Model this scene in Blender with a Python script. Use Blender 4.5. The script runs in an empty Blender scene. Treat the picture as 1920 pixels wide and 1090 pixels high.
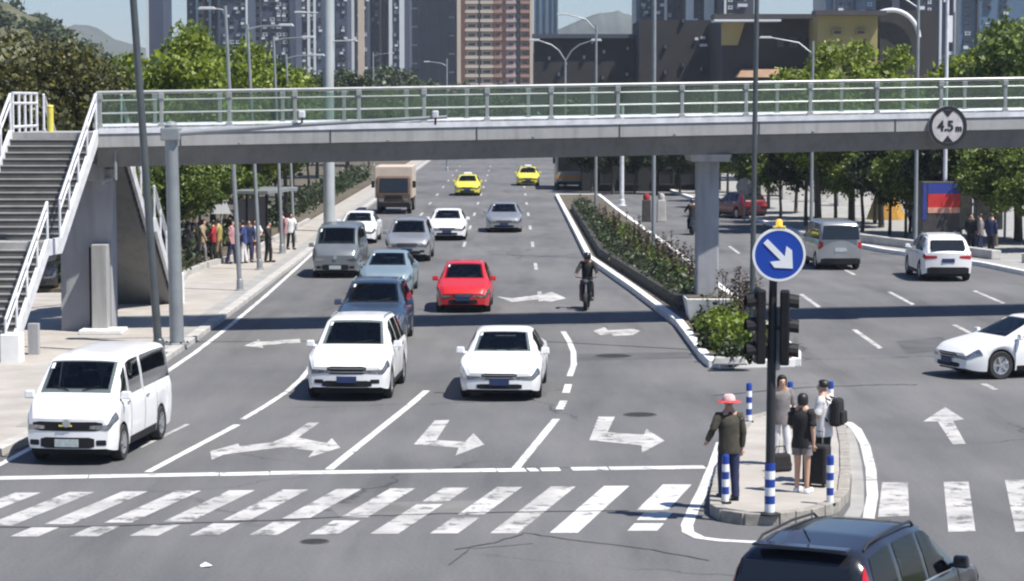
import bpy, bmesh, math, random
from mathutils import Vector, Matrix
import numpy as np

# ------------------------------------------------------------------ camera, sky, sun, exposure
scene = bpy.context.scene
COL = scene.collection
FPX, HC, PITCH = 4550.0, 6.6, math.atan(355.0 / 4550.0)
cam_d = bpy.data.cameras.new('camera')
cam_d.sensor_width = 36.0
cam_d.lens = 36.0 * FPX / 1920.0
cam_d.clip_start, cam_d.clip_end = 0.5, 6000.0
cam = bpy.data.objects.new('camera', cam_d)
cam.location = (0, 0, HC)
cam.rotation_euler = (math.radians(90) - PITCH, 0, 0)
COL.objects.link(cam)
scene.camera = cam

SUN_EL = math.radians(60)
SUN_AZ = math.radians(119)            # from +Y towards +X: sun stands to the right of the view
sdir = Vector((math.sin(SUN_AZ) * math.cos(SUN_EL), math.cos(SUN_AZ) * math.cos(SUN_EL), math.sin(SUN_EL)))
world = bpy.data.worlds.new('World')
scene.world = world
world.use_nodes = True
wn = world.node_tree.nodes
sky = wn.new('ShaderNodeTexSky')
sky.sky_type = 'NISHITA'
sky.sun_disc = False
sky.sun_elevation = SUN_EL
sky.sun_rotation = SUN_AZ
sky.air_density = 1.0
sky.dust_density = 0.25
sky.ozone_density = 2.0
wn['Background'].inputs[1].default_value = 0.065
tint = wn.new('ShaderNodeMix')
tint.data_type, tint.blend_type = 'RGBA', 'MULTIPLY'
tint.inputs['Factor'].default_value = 1.0
tint.inputs['B'].default_value = (0.80, 0.93, 1.18, 1)      # cool white balance of the whole sky
world.node_tree.links.new(sky.outputs[0], tint.inputs['A'])
world.node_tree.links.new(tint.outputs['Result'], wn['Background'].inputs[0])
sun_d = bpy.data.lights.new('sun', 'SUN')
sun_d.energy = 5.0
sun_d.angle = math.radians(0.53)
sun_d.color = (1.0, 0.95, 0.87)
sun = bpy.data.objects.new('sun', sun_d)
sun.rotation_euler = sdir.to_track_quat('Z', 'Y').to_euler()
sun.location = (40, 0, 60)
COL.objects.link(sun)
scene.view_settings.view_transform = 'Standard'
scene.view_settings.look = 'None'
scene.view_settings.gamma = 1.0
scene.view_settings.exposure = 0.62
scene.cycles.pixel_filter_type = 'BLACKMAN_HARRIS'
scene.cycles.filter_width = 2.2

# ------------------------------------------------------------------ helpers
R = random.Random(7)
FW = Vector((0, math.cos(PITCH), -math.sin(PITCH)))
UP = Vector((0, math.sin(PITCH), math.cos(PITCH)))

def ray(px, py):
    return Vector((1, 0, 0)) * (px - 960) + FW * FPX - UP * (py - 545)

def G(px, py, z=0.0):                 # world point on the level z
    d = ray(px, py)
    t = (z - HC) / d.z
    return Vector((d.x * t, d.y * t, z))

def P(px, py, y):                     # world point at the distance y
    d = ray(px, py)
    t = y / d.y
    return Vector((d.x * t, y, HC + d.z * t))

def nd(nt, typ, **kw):
    n = nt.nodes.new(typ)
    for k, v in kw.items():
        setattr(n, k, v)
    return n

MATS = {}
def mat(name, col, rough=0.6, metal=0.0, var=0.12, scale=3.0, bump=0.0, coat=0.0, emit=0.0, spec=0.5, fine=0.0):
    if name in MATS:
        return MATS[name]
    m = bpy.data.materials.new(name)
    m.use_nodes = True
    nt = m.node_tree
    b = nt.nodes['Principled BSDF']
    b.inputs['Roughness'].default_value = rough
    b.inputs['Metallic'].default_value = metal
    b.inputs['Specular IOR Level'].default_value = spec
    b.inputs['Coat Weight'].default_value = coat
    b.inputs['Coat Roughness'].default_value = 0.08
    c = (*col, 1)
    if var > 0 or bump > 0:
        tc = nd(nt, 'ShaderNodeTexCoord')
        no = nd(nt, 'ShaderNodeTexNoise')
        no.inputs['Scale'].default_value = scale
        no.inputs['Detail'].default_value = 5
        no.inputs['Roughness'].default_value = 0.6
        nt.links.new(tc.outputs['Object'], no.inputs['Vector'])
        mx = nd(nt, 'ShaderNodeMix', data_type='RGBA')
        mx.inputs['A'].default_value = (*[max(0, v * (1 - var)) for v in col], 1)
        mx.inputs['B'].default_value = (*[min(1, v * (1 + var)) for v in col], 1)
        rr = nd(nt, 'ShaderNodeMapRange')
        rr.inputs['From Min'].default_value, rr.inputs['From Max'].default_value = 0.3, 0.7
        nt.links.new(no.outputs['Fac'], rr.inputs['Value'])
        nt.links.new(rr.outputs['Result'], mx.inputs['Factor'])
        nt.links.new(mx.outputs['Result'], b.inputs['Base Color'])
        if bump > 0:
            n2 = nd(nt, 'ShaderNodeTexNoise')
            n2.inputs['Scale'].default_value = scale * 8
            n2.inputs['Detail'].default_value = 4
            nt.links.new(tc.outputs['Object'], n2.inputs['Vector'])
            bp = nd(nt, 'ShaderNodeBump')
            bp.inputs['Strength'].default_value = bump
            bp.inputs['Distance'].default_value = 0.03
            nt.links.new(n2.outputs['Fac'], bp.inputs['Height'])
            nt.links.new(bp.outputs['Normal'], b.inputs['Normal'])
    else:
        b.inputs['Base Color'].default_value = c
    if emit > 0:
        b.inputs['Emission Color'].default_value = c
        b.inputs['Emission Strength'].default_value = emit
    MATS[name] = m
    return m

def leaf_mat(name, dark, light, trans=0.25):
    m = bpy.data.materials.new(name)
    m.use_nodes = True
    nt = m.node_tree
    b = nt.nodes['Principled BSDF']
    b.inputs['Roughness'].default_value = 0.5
    g = nd(nt, 'ShaderNodeNewGeometry')
    mx = nd(nt, 'ShaderNodeMix', data_type='RGBA')
    mx.inputs['A'].default_value = (*dark, 1)
    mx.inputs['B'].default_value = (*light, 1)
    nt.links.new(g.outputs['Random Per Island'], mx.inputs['Factor'])
    nt.links.new(mx.outputs['Result'], b.inputs['Base Color'])
    tr = nd(nt, 'ShaderNodeBsdfTranslucent')
    nt.links.new(mx.outputs['Result'], tr.inputs['Color'])
    ms = nd(nt, 'ShaderNodeMixShader')
    ms.inputs[0].default_value = trans
    nt.links.new(b.outputs[0], ms.inputs[1])
    nt.links.new(tr.outputs[0], ms.inputs[2])
    nt.links.new(ms.outputs[0], nt.nodes['Material Output'].inputs['Surface'])
    MATS[name] = m
    return m

def glass_mat(name, tint, gloss=0.18, alpha=0.75):
    m = bpy.data.materials.new(name)
    m.use_nodes = True
    nt = m.node_tree
    nt.nodes.remove(nt.nodes['Principled BSDF'])
    tr = nd(nt, 'ShaderNodeBsdfTransparent')
    tr.inputs['Color'].default_value = (*tint, 1)
    gl = nd(nt, 'ShaderNodeBsdfGlossy')
    gl.inputs['Roughness'].default_value = 0.06
    di = nd(nt, 'ShaderNodeBsdfDiffuse')
    di.inputs['Color'].default_value = (0.20, 0.25, 0.23, 1)
    m1 = nd(nt, 'ShaderNodeMixShader')
    m1.inputs[0].default_value = gloss
    nt.links.new(tr.outputs[0], m1.inputs[1])
    nt.links.new(gl.outputs[0], m1.inputs[2])
    m2 = nd(nt, 'ShaderNodeMixShader')
    m2.inputs[0].default_value = 1 - alpha
    nt.links.new(m1.outputs[0], m2.inputs[1])
    nt.links.new(di.outputs[0], m2.inputs[2])
    nt.links.new(m2.outputs[0], nt.nodes['Material Output'].inputs['Surface'])
    MATS[name] = m
    return m

def cabin_glass():
    m = bpy.data.materials.new('cabin_glass')
    m.use_nodes = True
    nt = m.node_tree
    nt.nodes.remove(nt.nodes['Principled BSDF'])
    tr = nd(nt, 'ShaderNodeBsdfTransparent')
    tr.inputs['Color'].default_value = (0.34, 0.38, 0.39, 1)
    gl = nd(nt, 'ShaderNodeBsdfGlossy')
    gl.inputs['Roughness'].default_value = 0.04
    fr = nd(nt, 'ShaderNodeFresnel')
    fr.inputs['IOR'].default_value = 1.5
    m1 = nd(nt, 'ShaderNodeMixShader')
    nt.links.new(fr.outputs[0], m1.inputs[0])
    nt.links.new(tr.outputs[0], m1.inputs[1])
    nt.links.new(gl.outputs[0], m1.inputs[2])
    nt.links.new(m1.outputs[0], nt.nodes['Material Output'].inputs['Surface'])
    MATS['cabin_glass'] = m

def asphalt_mat():
    m = bpy.data.materials.new('asphalt')
    m.use_nodes = True
    nt = m.node_tree
    b = nt.nodes['Principled BSDF']
    b.inputs['Roughness'].default_value = 0.82
    b.inputs['Specular IOR Level'].default_value = 0.3
    tc = nd(nt, 'ShaderNodeTexCoord')
    def noise(scale, detail, rough=0.55, stretch=None):
        n = nd(nt, 'ShaderNodeTexNoise')
        n.inputs['Scale'].default_value = scale
        n.inputs['Detail'].default_value = detail
        n.inputs['Roughness'].default_value = rough
        if stretch:
            mp = nd(nt, 'ShaderNodeMapping')
            mp.inputs['Scale'].default_value = stretch
            nt.links.new(tc.outputs['Object'], mp.inputs['Vector'])
            nt.links.new(mp.outputs['Vector'], n.inputs['Vector'])
        else:
            nt.links.new(tc.outputs['Object'], n.inputs['Vector'])
        return n
    big = noise(0.10, 4)
    mid = noise(0.5, 5, 0.6, (1.6, 0.25, 1))      # streaks along the lanes
    fine = noise(16, 3, 0.7)
    ramp = nd(nt, 'ShaderNodeValToRGB')
    ramp.color_ramp.elements[0].position, ramp.color_ramp.elements[0].color = 0.36, (0.098, 0.099, 0.104, 1)
    ramp.color_ramp.elements[1].position, ramp.color_ramp.elements[1].color = 0.66, (0.168, 0.167, 0.168, 1)
    add = nd(nt, 'ShaderNodeMix', data_type='FLOAT')
    add.inputs['Factor'].default_value = 0.45
    nt.links.new(big.outputs['Fac'], add.inputs['A'])
    nt.links.new(mid.outputs['Fac'], add.inputs['B'])
    nt.links.new(add.outputs['Result'], ramp.inputs['Fac'])
    spk = nd(nt, 'ShaderNodeMapRange')
    spk.inputs['From Min'].default_value, spk.inputs['From Max'].default_value = 0.25, 0.75
    spk.inputs['To Min'].default_value, spk.inputs['To Max'].default_value = 0.8, 1.2
    nt.links.new(fine.outputs['Fac'], spk.inputs['Value'])
    mul = nd(nt, 'ShaderNodeMix', data_type='RGBA', blend_type='MULTIPLY')
    mul.inputs['Factor'].default_value = 1
    nt.links.new(ramp.outputs['Color'], mul.inputs['A'])
    nt.links.new(spk.outputs['Result'], mul.inputs['B'])
    # cracks and sealed seams
    wob = noise(0.7, 4, 0.6)
    va = nd(nt, 'ShaderNodeVectorMath', operation='MULTIPLY_ADD')
    va.inputs[1].default_value = (1.6, 1.6, 0)
    nt.links.new(wob.outputs['Color'], va.inputs[0])
    nt.links.new(tc.outputs['Object'], va.inputs[2])
    vo = nd(nt, 'ShaderNodeTexVoronoi', feature='DISTANCE_TO_EDGE')
    vo.inputs['Scale'].default_value = 0.11
    nt.links.new(va.outputs['Vector'], vo.inputs['Vector'])
    ck = nd(nt, 'ShaderNodeMapRange')
    ck.inputs['From Min'].default_value, ck.inputs['From Max'].default_value = 0.0025, 0.006
    ck.inputs['To Min'].default_value, ck.inputs['To Max'].default_value = 0.55, 1.0
    nt.links.new(vo.outputs['Distance'], ck.inputs['Value'])
    gate = noise(0.09, 2)
    gm = nd(nt, 'ShaderNodeMapRange')
    gm.inputs['From Min'].default_value, gm.inputs['From Max'].default_value = 0.5, 0.58
    nt.links.new(gate.outputs['Fac'], gm.inputs['Value'])
    cm = nd(nt, 'ShaderNodeMix', data_type='FLOAT')
    cm.inputs['A'].default_value = 1.0
    nt.links.new(gm.outputs['Result'], cm.inputs['Factor'])
    nt.links.new(ck.outputs['Result'], cm.inputs['B'])
    mul2 = nd(nt, 'ShaderNodeMix', data_type='RGBA', blend_type='MULTIPLY')
    mul2.inputs['Factor'].default_value = 1
    nt.links.new(mul.outputs['Result'], mul2.inputs['A'])
    nt.links.new(cm.outputs['Result'], mul2.inputs['B'])
    oil = noise(0.55, 3, 0.5, (1.3, 0.16, 1))
    om = nd(nt, 'ShaderNodeMapRange')
    om.inputs['From Min'].default_value, om.inputs['From Max'].default_value = 0.56, 0.74
    om.inputs['To Min'].default_value, om.inputs['To Max'].default_value = 1.0, 0.72
    nt.links.new(oil.outputs['Fac'], om.inputs['Value'])
    mul3 = nd(nt, 'ShaderNodeMix', data_type='RGBA', blend_type='MULTIPLY')
    mul3.inputs['Factor'].default_value = 1
    nt.links.new(mul2.outputs['Result'], mul3.inputs['A'])
    nt.links.new(om.outputs['Result'], mul3.inputs['B'])
    nt.links.new(mul3.outputs['Result'], b.inputs['Base Color'])
    bp = nd(nt, 'ShaderNodeBump')
    bp.inputs['Strength'].default_value = 0.35
    bp.inputs['Distance'].default_value = 0.02
    f2 = noise(60, 2)
    nt.links.new(f2.outputs['Fac'], bp.inputs['Height'])
    nt.links.new(bp.outputs['Normal'], b.inputs['Normal'])
    MATS['asphalt'] = m
    return m

def paint_mat(name, wear, col=(0.78, 0.78, 0.76), base=(0.17, 0.17, 0.17)):
    m = bpy.data.materials.new(name)
    m.use_nodes = True
    nt = m.node_tree
    b = nt.nodes['Principled BSDF']
    b.inputs['Roughness'].default_value = 0.7
    tc = nd(nt, 'ShaderNodeTexCoord')
    n1 = nd(nt, 'ShaderNodeTexNoise')
    n1.inputs['Scale'].default_value = 2.3
    n1.inputs['Detail'].default_value = 9
    n1.inputs['Roughness'].default_value = 0.75
    nt.links.new(tc.outputs['Object'], n1.inputs['Vector'])
    mr = nd(nt, 'ShaderNodeMapRange')
    mr.inputs['From Min'].default_value, mr.inputs['From Max'].default_value = wear - 0.03, wear + 0.07
    nt.links.new(n1.outputs['Fac'], mr.inputs['Value'])
    n2 = nd(nt, 'ShaderNodeTexNoise')
    n2.inputs['Scale'].default_value = 0.8
    n2.inputs['Detail'].default_value = 4
    nt.links.new(tc.outputs['Object'], n2.inputs['Vector'])
    dirt = nd(nt, 'ShaderNodeMix', data_type='RGBA')
    dirt.inputs['A'].default_value = (*[c * 0.68 for c in col], 1)
    dirt.inputs['B'].default_value = (*col, 1)
    m2 = nd(nt, 'ShaderNodeMapRange')
    m2.inputs['From Min'].default_value, m2.inputs['From Max'].default_value = 0.35, 0.62
    nt.links.new(n2.outputs['Fac'], m2.inputs['Value'])
    nt.links.new(m2.outputs['Result'], dirt.inputs['Factor'])
    mx = nd(nt, 'ShaderNodeMix', data_type='RGBA')
    mx.inputs['A'].default_value = (*base, 1)
    nt.links.new(mr.outputs['Result'], mx.inputs['Factor'])
    nt.links.new(dirt.outputs['Result'], mx.inputs['B'])
    nt.links.new(mx.outputs['Result'], b.inputs['Base Color'])
    MATS[name] = m
    return m

def streak_mat(name, col):
    """concrete with stains that run down its faces"""
    m = mat(name, col, 0.8, var=0.12, scale=0.7, bump=0.15)
    nt = m.node_tree
    b = nt.nodes['Principled BSDF']
    src = b.inputs['Base Color'].links[0].from_socket
    tc = nd(nt, 'ShaderNodeTexCoord')
    mp = nd(nt, 'ShaderNodeMapping')
    mp.inputs['Scale'].default_value = (2.2, 2.2, 0.22)
    nt.links.new(tc.outputs['Object'], mp.inputs['Vector'])
    no = nd(nt, 'ShaderNodeTexNoise')
    no.inputs['Scale'].default_value = 1.6
    no.inputs['Detail'].default_value = 7
    no.inputs['Roughness'].default_value = 0.65
    nt.links.new(mp.outputs['Vector'], no.inputs['Vector'])
    mr = nd(nt, 'ShaderNodeMapRange')
    mr.inputs['From Min'].default_value, mr.inputs['From Max'].default_value = 0.48, 0.72
    mr.inputs['To Min'].default_value, mr.inputs['To Max'].default_value = 1.0, 0.74
    nt.links.new(no.outputs['Fac'], mr.inputs['Value'])
    mx = nd(nt, 'ShaderNodeMix', data_type='RGBA', blend_type='MULTIPLY')
    mx.inputs['Factor'].default_value = 1
    nt.links.new(src, mx.inputs['A'])
    nt.links.new(mr.outputs['Result'], mx.inputs['B'])
    nt.links.new(mx.outputs['Result'], b.inputs['Base Color'])
    return m

def tag(o, label=None, cat=None, group=None, kind=None):
    if label: o['label'] = label
    if cat: o['category'] = cat
    if group: o['group'] = group
    if kind: o['kind'] = kind
    return o

def thing(name, label, cat, loc=(0, 0, 0), rz=0.0, group=None):
    o = bpy.data.objects.new(name, None)
    o.empty_display_size = 0.2
    COL.objects.link(o)
    o.location = loc
    o.rotation_euler = (0, 0, rz)
    return tag(o, label, cat, group)

def link(name, me, parent=None, loc=None, rz=None):
    o = bpy.data.objects.new(name, me)
    COL.objects.link(o)
    o.parent = parent
    if loc is not None: o.location = loc
    if rz is not None: o.rotation_euler = (0, 0, rz)
    return o

class MB:
    def __init__(s):
        s.v, s.f, s.m = [], [], []
    def add(s, vs, fs, mi=0):
        b = len(s.v)
        s.v += [tuple(v) for v in vs]
        s.f += [tuple(i + b for i in f) for f in fs]
        s.m += [mi] * len(fs)
        return s
    def box(s, c, d, M=None, mi=0, taper=1.0):
        hx, hy, hz = d[0] / 2, d[1] / 2, d[2] / 2
        vs = []
        for z, t in ((-hz, 1.0), (hz, taper)):
            for x, y in ((-hx, -hy), (hx, -hy), (hx, hy), (-hx, hy)):
                v = Vector((x * t, y * t, z))
                if M is not None: v = M @ v
                vs.append(v + Vector(c))
        return s.add(vs, [(3, 2, 1, 0), (4, 5, 6, 7), (0, 1, 5, 4), (1, 2, 6, 5), (2, 3, 7, 6), (3, 0, 4, 7)], mi)
    def hexa(s, vs, mi=0):            # eight corners: lower four, upper four
        return s.add(vs, [(3, 2, 1, 0), (4, 5, 6, 7), (0, 1, 5, 4), (1, 2, 6, 5), (2, 3, 7, 6), (3, 0, 4, 7)], mi)
    def tube(s, pts, rad, n=10, mi=0, caps=True):
        pts = [Vector(p) for p in pts]
        if not isinstance(rad, (list, tuple)): rad = [rad] * len(pts)
        rings = []
        for i, p in enumerate(pts):
            t = (pts[min(i + 1, len(pts) - 1)] - pts[max(i - 1, 0)]).normalized()
            a = Vector((0, 0, 1)) if abs(t.z) < 0.9 else Vector((1, 0, 0))
            u = t.cross(a).normalized()
            w = t.cross(u)
            rings.append([p + (u * math.cos(2 * math.pi * k / n) + w * math.sin(2 * math.pi * k / n)) * rad[i] for k in range(n)])
        vs = [v for r in rings for v in r]
        fs = []
        for i in range(len(pts) - 1):
            for k in range(n):
                fs.append((i * n + k, (i + 1) * n + k, (i + 1) * n + (k + 1) % n, i * n + (k + 1) % n))
        if caps:
            fs.append(tuple(range(n)))
            fs.append(tuple(reversed(range((len(pts) - 1) * n, len(pts) * n))))
        return s.add(vs, fs, mi)
    def prism(s, poly, z0, z1, mi=0, cap=None):          # poly: xy points, counter-clockwise
        n = len(poly)
        area = sum(poly[i][0] * poly[(i + 1) % n][1] - poly[(i + 1) % n][0] * poly[i][1] for i in range(n))
        if area < 0: poly = list(reversed(poly))
        vs = [(p[0], p[1], z0) for p in poly] + [(p[0], p[1], z1) for p in poly]
        b = len(s.v)
        s.add(vs, [(i, (i + 1) % n, n + (i + 1) % n, n + i) for i in range(n)], mi)
        s.f.append(tuple(b + n + i for i in range(n))); s.m.append(mi if cap is None else cap)
        s.f.append(tuple(b + i for i in reversed(range(n)))); s.m.append(mi)
        return s
    def lathe(s, prof, n=24, axis='Z', c=(0, 0, 0), mi=0):
        b = len(s.v)
        m = len(prof)
        for k in range(n):
            a = 2 * math.pi * k / n
            for r, h in prof:
                if axis == 'Z': v = (c[0] + r * math.cos(a), c[1] + r * math.sin(a), c[2] + h)
                elif axis == 'Y': v = (c[0] + r * math.cos(a), c[1] + h, c[2] + r * math.sin(a))
                else: v = (c[0] + h, c[1] + r * math.cos(a), c[2] + r * math.sin(a))
                s.v.append(v)
        for k in range(n):
            for j in range(m - 1):
                k2 = (k + 1) % n
                s.f.append((b + k * m + j, b + k2 * m + j, b + k2 * m + j + 1, b + k * m + j + 1)); s.m.append(mi)
        return s
    def mesh(s, name, mats, smooth=None):
        me = bpy.data.meshes.new(name)
        me.from_pydata(s.v, [], s.f)
        for m in (mats if isinstance(mats, (list, tuple)) else [mats]):
            me.materials.append(MATS[m] if isinstance(m, str) else m)
        me.polygons.foreach_set('material_index', s.m)
        bm = bmesh.new(); bm.from_mesh(me)
        bmesh.ops.recalc_face_normals(bm, faces=bm.faces)
        bm.to_mesh(me); bm.free()
        if smooth is not None:
            me.polygons.foreach_set('use_smooth', [True] * len(me.polygons))
            me.set_sharp_from_angle(angle=math.radians(smooth))
        me.update()
        return me
    def build(s, name, mats, parent=None, smooth=None, bevel=0.0, loc=None, rz=None):
        o = link(name, s.mesh(name, mats, smooth), parent, loc, rz)
        if bevel > 0:
            md = o.modifiers.new('bevel', 'BEVEL')
            md.width, md.segments, md.limit_method = bevel, 2, 'ANGLE'
        return o

def sheet(name, poly, z, m, parent=None, off=(0, 0)):
    me = bpy.data.meshes.new(name)
    n = len(poly)
    area = sum(poly[i][0] * poly[(i + 1) % n][1] - poly[(i + 1) % n][0] * poly[i][1] for i in range(n))
    if area < 0: poly = list(reversed(poly))
    me.from_pydata([(p[0], p[1], z) for p in poly], [], [tuple(range(n))])
    me.materials.append(MATS[m])
    return link(name, me, parent)

def ribbon(pts, w):                   # a strip of width w along points, as polygon
    pts = [Vector((p[0], p[1], 0)) for p in pts]
    l, r = [], []
    for i, p in enumerate(pts):
        t = (pts[min(i + 1, len(pts) - 1)] - pts[max(i - 1, 0)]).normalized()
        nn = Vector((-t.y, t.x, 0))
        l.append(p + nn * w / 2); r.append(p - nn * w / 2)
    return l + r[::-1]

def copy_tree(o, parent=None, name=None):
    c = o.copy()
    COL.objects.link(c)
    if parent is not None:
        c.parent = parent
    for ch in o.children:
        copy_tree(ch, c)
    return c

# ------------------------------------------------------------------ materials
mat('patch_asphalt', (0.085, 0.085, 0.09), 0.85, var=0.25, scale=0.8, bump=0.2)
mat('patch_pale', (0.145, 0.143, 0.14), 0.85, var=0.2, scale=0.8, bump=0.2)
mat('tar_seam', (0.065, 0.065, 0.068), 0.7, var=0.2)
mat('iron_rough', (0.04, 0.04, 0.042), 0.95, var=0.3, scale=9, bump=0.3, spec=0.08)
mat('iron_rim', (0.085, 0.085, 0.085), 0.95, var=0.2, scale=9, spec=0.08)
mat('lamp_grey', (0.40, 0.42, 0.43), 0.5, var=0.1)
asphalt_mat()
paint_mat('road_paint', 0.38, (0.70, 0.70, 0.69), (0.13, 0.13, 0.13))
paint_mat('road_paint_worn', 0.425, (0.52, 0.51, 0.50), (0.13, 0.13, 0.13))
mat('soil', (0.10, 0.085, 0.06), 0.9, var=0.4, scale=1.2, bump=0.4)
mat('grass_ground', (0.075, 0.10, 0.035), 0.9, var=0.4, scale=0.4, bump=0.3)
mat('paving', (0.36, 0.335, 0.305), 0.85, var=0.16, scale=0.9, bump=0.25)
mat('paving_grey', (0.30, 0.295, 0.285), 0.85, var=0.18, scale=1.3, bump=0.25)
mat('kerb', (0.42, 0.41, 0.39), 0.8, var=0.2, scale=2.0, bump=0.2)
mat('kerb_dark', (0.05, 0.048, 0.044), 0.85, var=0.35, scale=4.0, bump=0.3)
mat('island_stone', (0.30, 0.28, 0.25), 0.8, var=0.3, scale=5.0, bump=0.3)
mat('white_kerb', (0.74, 0.74, 0.72), 0.65, var=0.12, scale=1.6, bump=0.1)
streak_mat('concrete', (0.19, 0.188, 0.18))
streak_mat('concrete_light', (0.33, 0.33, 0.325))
streak_mat('pillar_grey', (0.33, 0.335, 0.355))
mat('white_steel', (0.60, 0.61, 0.64), 0.45, var=0.2, scale=2.5)
mat('rail_steel', (0.36, 0.375, 0.365), 0.38, metal=0.35, var=0.15, scale=2.0)
mat('grey_steel', (0.26, 0.28, 0.29), 0.45, metal=0.3, var=0.15, scale=1.5)
mat('pole_steel', (0.29, 0.31, 0.32), 0.4, metal=0.35, var=0.15, scale=1.5)
mat('pole_dark', (0.085, 0.095, 0.10), 0.4, metal=0.3, var=0.2, scale=1.5)
mat('dark_steel', (0.03, 0.031, 0.034), 0.5, var=0.2, spec=0.3)
mat('step_dark', (0.085, 0.083, 0.08), 0.85, var=0.25, scale=1.5, bump=0.2)
mat('step_edge', (0.30, 0.295, 0.285), 0.8, var=0.2, scale=2)
mat('yellow_paint', (0.62, 0.55, 0.10), 0.5, var=0.15)
mat('black_plastic', (0.014, 0.014, 0.016), 0.55, var=0.2, spec=0.22)
mat('tyre', (0.022, 0.022, 0.023), 0.85, var=0.3, scale=6)
mat('rim', (0.55, 0.56, 0.57), 0.3, metal=0.8, var=0.1)
mat('car_glass', (0.014, 0.017, 0.022), 0.06, var=0.0, spec=0.6)
mat('car_white', (0.80, 0.80, 0.80), 0.3, var=0.03, coat=0.6)
mat('car_black', (0.014, 0.015, 0.019), 0.22, var=0.1, coat=0.7)
mat('car_red', (0.52, 0.022, 0.025), 0.3, var=0.05, coat=0.6)
mat('car_silver', (0.42, 0.43, 0.44), 0.28, metal=0.6, var=0.05, coat=0.5)
mat('car_grey', (0.19, 0.21, 0.22), 0.3, metal=0.4, var=0.06, coat=0.5)
mat('car_blue', (0.045, 0.075, 0.13), 0.28, metal=0.3, var=0.08, coat=0.6)
mat('car_paleblue', (0.26, 0.34, 0.38), 0.3, metal=0.35, var=0.06, coat=0.5)
mat('car_yellow', (0.66, 0.60, 0.06), 0.35, var=0.05, coat=0.5)
mat('head_lamp', (0.24, 0.25, 0.27), 0.10, metal=0.7, var=0.7, scale=11, coat=0.8)
mat('tail_red', (0.42, 0.015, 0.02), 0.2, var=0.15)
mat('plate_blue', (0.018, 0.034, 0.11), 0.5, var=0.1)
mat('plate_pale', (0.40, 0.46, 0.46), 0.5, var=0.2, scale=14)
mat('sign_blue', (0.008, 0.055, 0.36), 0.4, var=0.04)
mat('sign_white', (0.78, 0.79, 0.80), 0.45, var=0.04)
mat('sign_black', (0.012, 0.012, 0.014), 0.5, var=0.1)
mat('bollard_blue', (0.012, 0.05, 0.30), 0.45, var=0.1)
mat('bark', (0.10, 0.085, 0.068), 0.9, var=0.35, scale=4, bump=0.5)
mat('bark_pale', (0.30, 0.27, 0.23), 0.9, var=0.3, scale=4, bump=0.4)
mat('skin', (0.50, 0.30, 0.21), 0.5, var=0.05)
mat('hair', (0.012, 0.010, 0.009), 0.5, var=0.2)
glass_mat('rail_glass', (0.80, 0.87, 0.84), 0.06, 0.975)
cabin_glass()
# ------------------------------------------------------------------ ground, road, pavements
g = sheet('ground', [(-2500, -60), (2500, -60), (2500, 3500), (-2500, 3500)], -0.012, 'grass_ground')
tag(g, kind='structure')
road = sheet('road', [(-90, 2), (90, 2), (90, 420), (-90, 420)], 0.0, 'asphalt')
tag(road, kind='structure')
LZ = 0.004

MARKS = [0]
def mark(name, poly_px, m='road_paint', z=LZ, world_poly=None):
    MARKS[0] += 1
    z = z + 0.00025 * (MARKS[0] % 13)
    poly = world_poly if world_poly else [G(x, y) for x, y in poly_px]
    return sheet(name, poly, z, m, road)

def line_px(pts, w=0.15, m='road_paint', name='lane_line'):
    return mark(name, None, m, world_poly=ribbon([G(x, y) for x, y in pts], w))

# stop line, in a few slightly uneven lengths
for a, b in (((-60, 898), (165, 894)), ((167, 894), (410, 889.5)), ((412, 890), (505, 888)), ((507, 887.5), (930, 882)),
             ((932, 882.5), (985, 881.5)), ((990, 881.5), (1008, 881)), ((1014, 881), (1050, 880.5)), ((1072, 880), (1140, 879)), ((1143, 879), (1322, 876.5))):
    line_px([a, b], 0.40, 'road_paint', 'stop_line')
line_px([(277, 886), (445, 797)], 0.15)
line_px([(455, 787), (497, 762), (538, 735), (566, 710), (580, 692), (586, 672)], 0.13)
line_px([(617, 881), (770, 759), (800, 733)], 0.16)
line_px([(967, 879), (1043, 786)], 0.16)
line_px([(1049, 768), (1057, 752)], 0.17, name='lane_dash')
line_px([(1061, 737), (1066, 721)], 0.17, name='lane_dash')
line_px([(1068, 706), (1076, 684), (1075, 660), (1067, 640), (1056, 622)], 0.15)
line_px([(262, 840), (352, 796)], 0.10, 'road_paint_worn')
# far lane dashes of the oncoming side
for X in (-5.3, -2.2, 0.95):
    for k in range(12):
        y0 = 80 + k * 15
        mark('lane_dash', None, 'road_paint_worn', world_poly=[(X - .07, y0), (X + .07, y0), (X + .07, y0 + 4), (X - .07, y0 + 4)])
# dashes of the carriageway on the right
for X, ys in ((9.87, (64.5, 77.5, 92, 105, 118)), (13.05, (66, 78.5, 92, 105, 118)), (16.1, (67, 79, 92))):
    for y0 in ys:
        mark('lane_dash', None, 'road_paint_worn', world_poly=[(X - .08, y0), (X + .08, y0 + .3), (X + .12, y0 + 5.5), (X - .04, y0 + 5.5)])
line_px([(1843, 720), (1868, 731)], 0.16, 'road_paint_worn', 'lane_dash')
# edge line along the left kerb
line_px([(-70, 907), (18, 862), (105, 815), (200, 764), (300, 706), (365, 662), (430, 612), (497, 556), (545, 513), (590, 472), (660, 408)], 0.14, name='edge_line')
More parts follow.
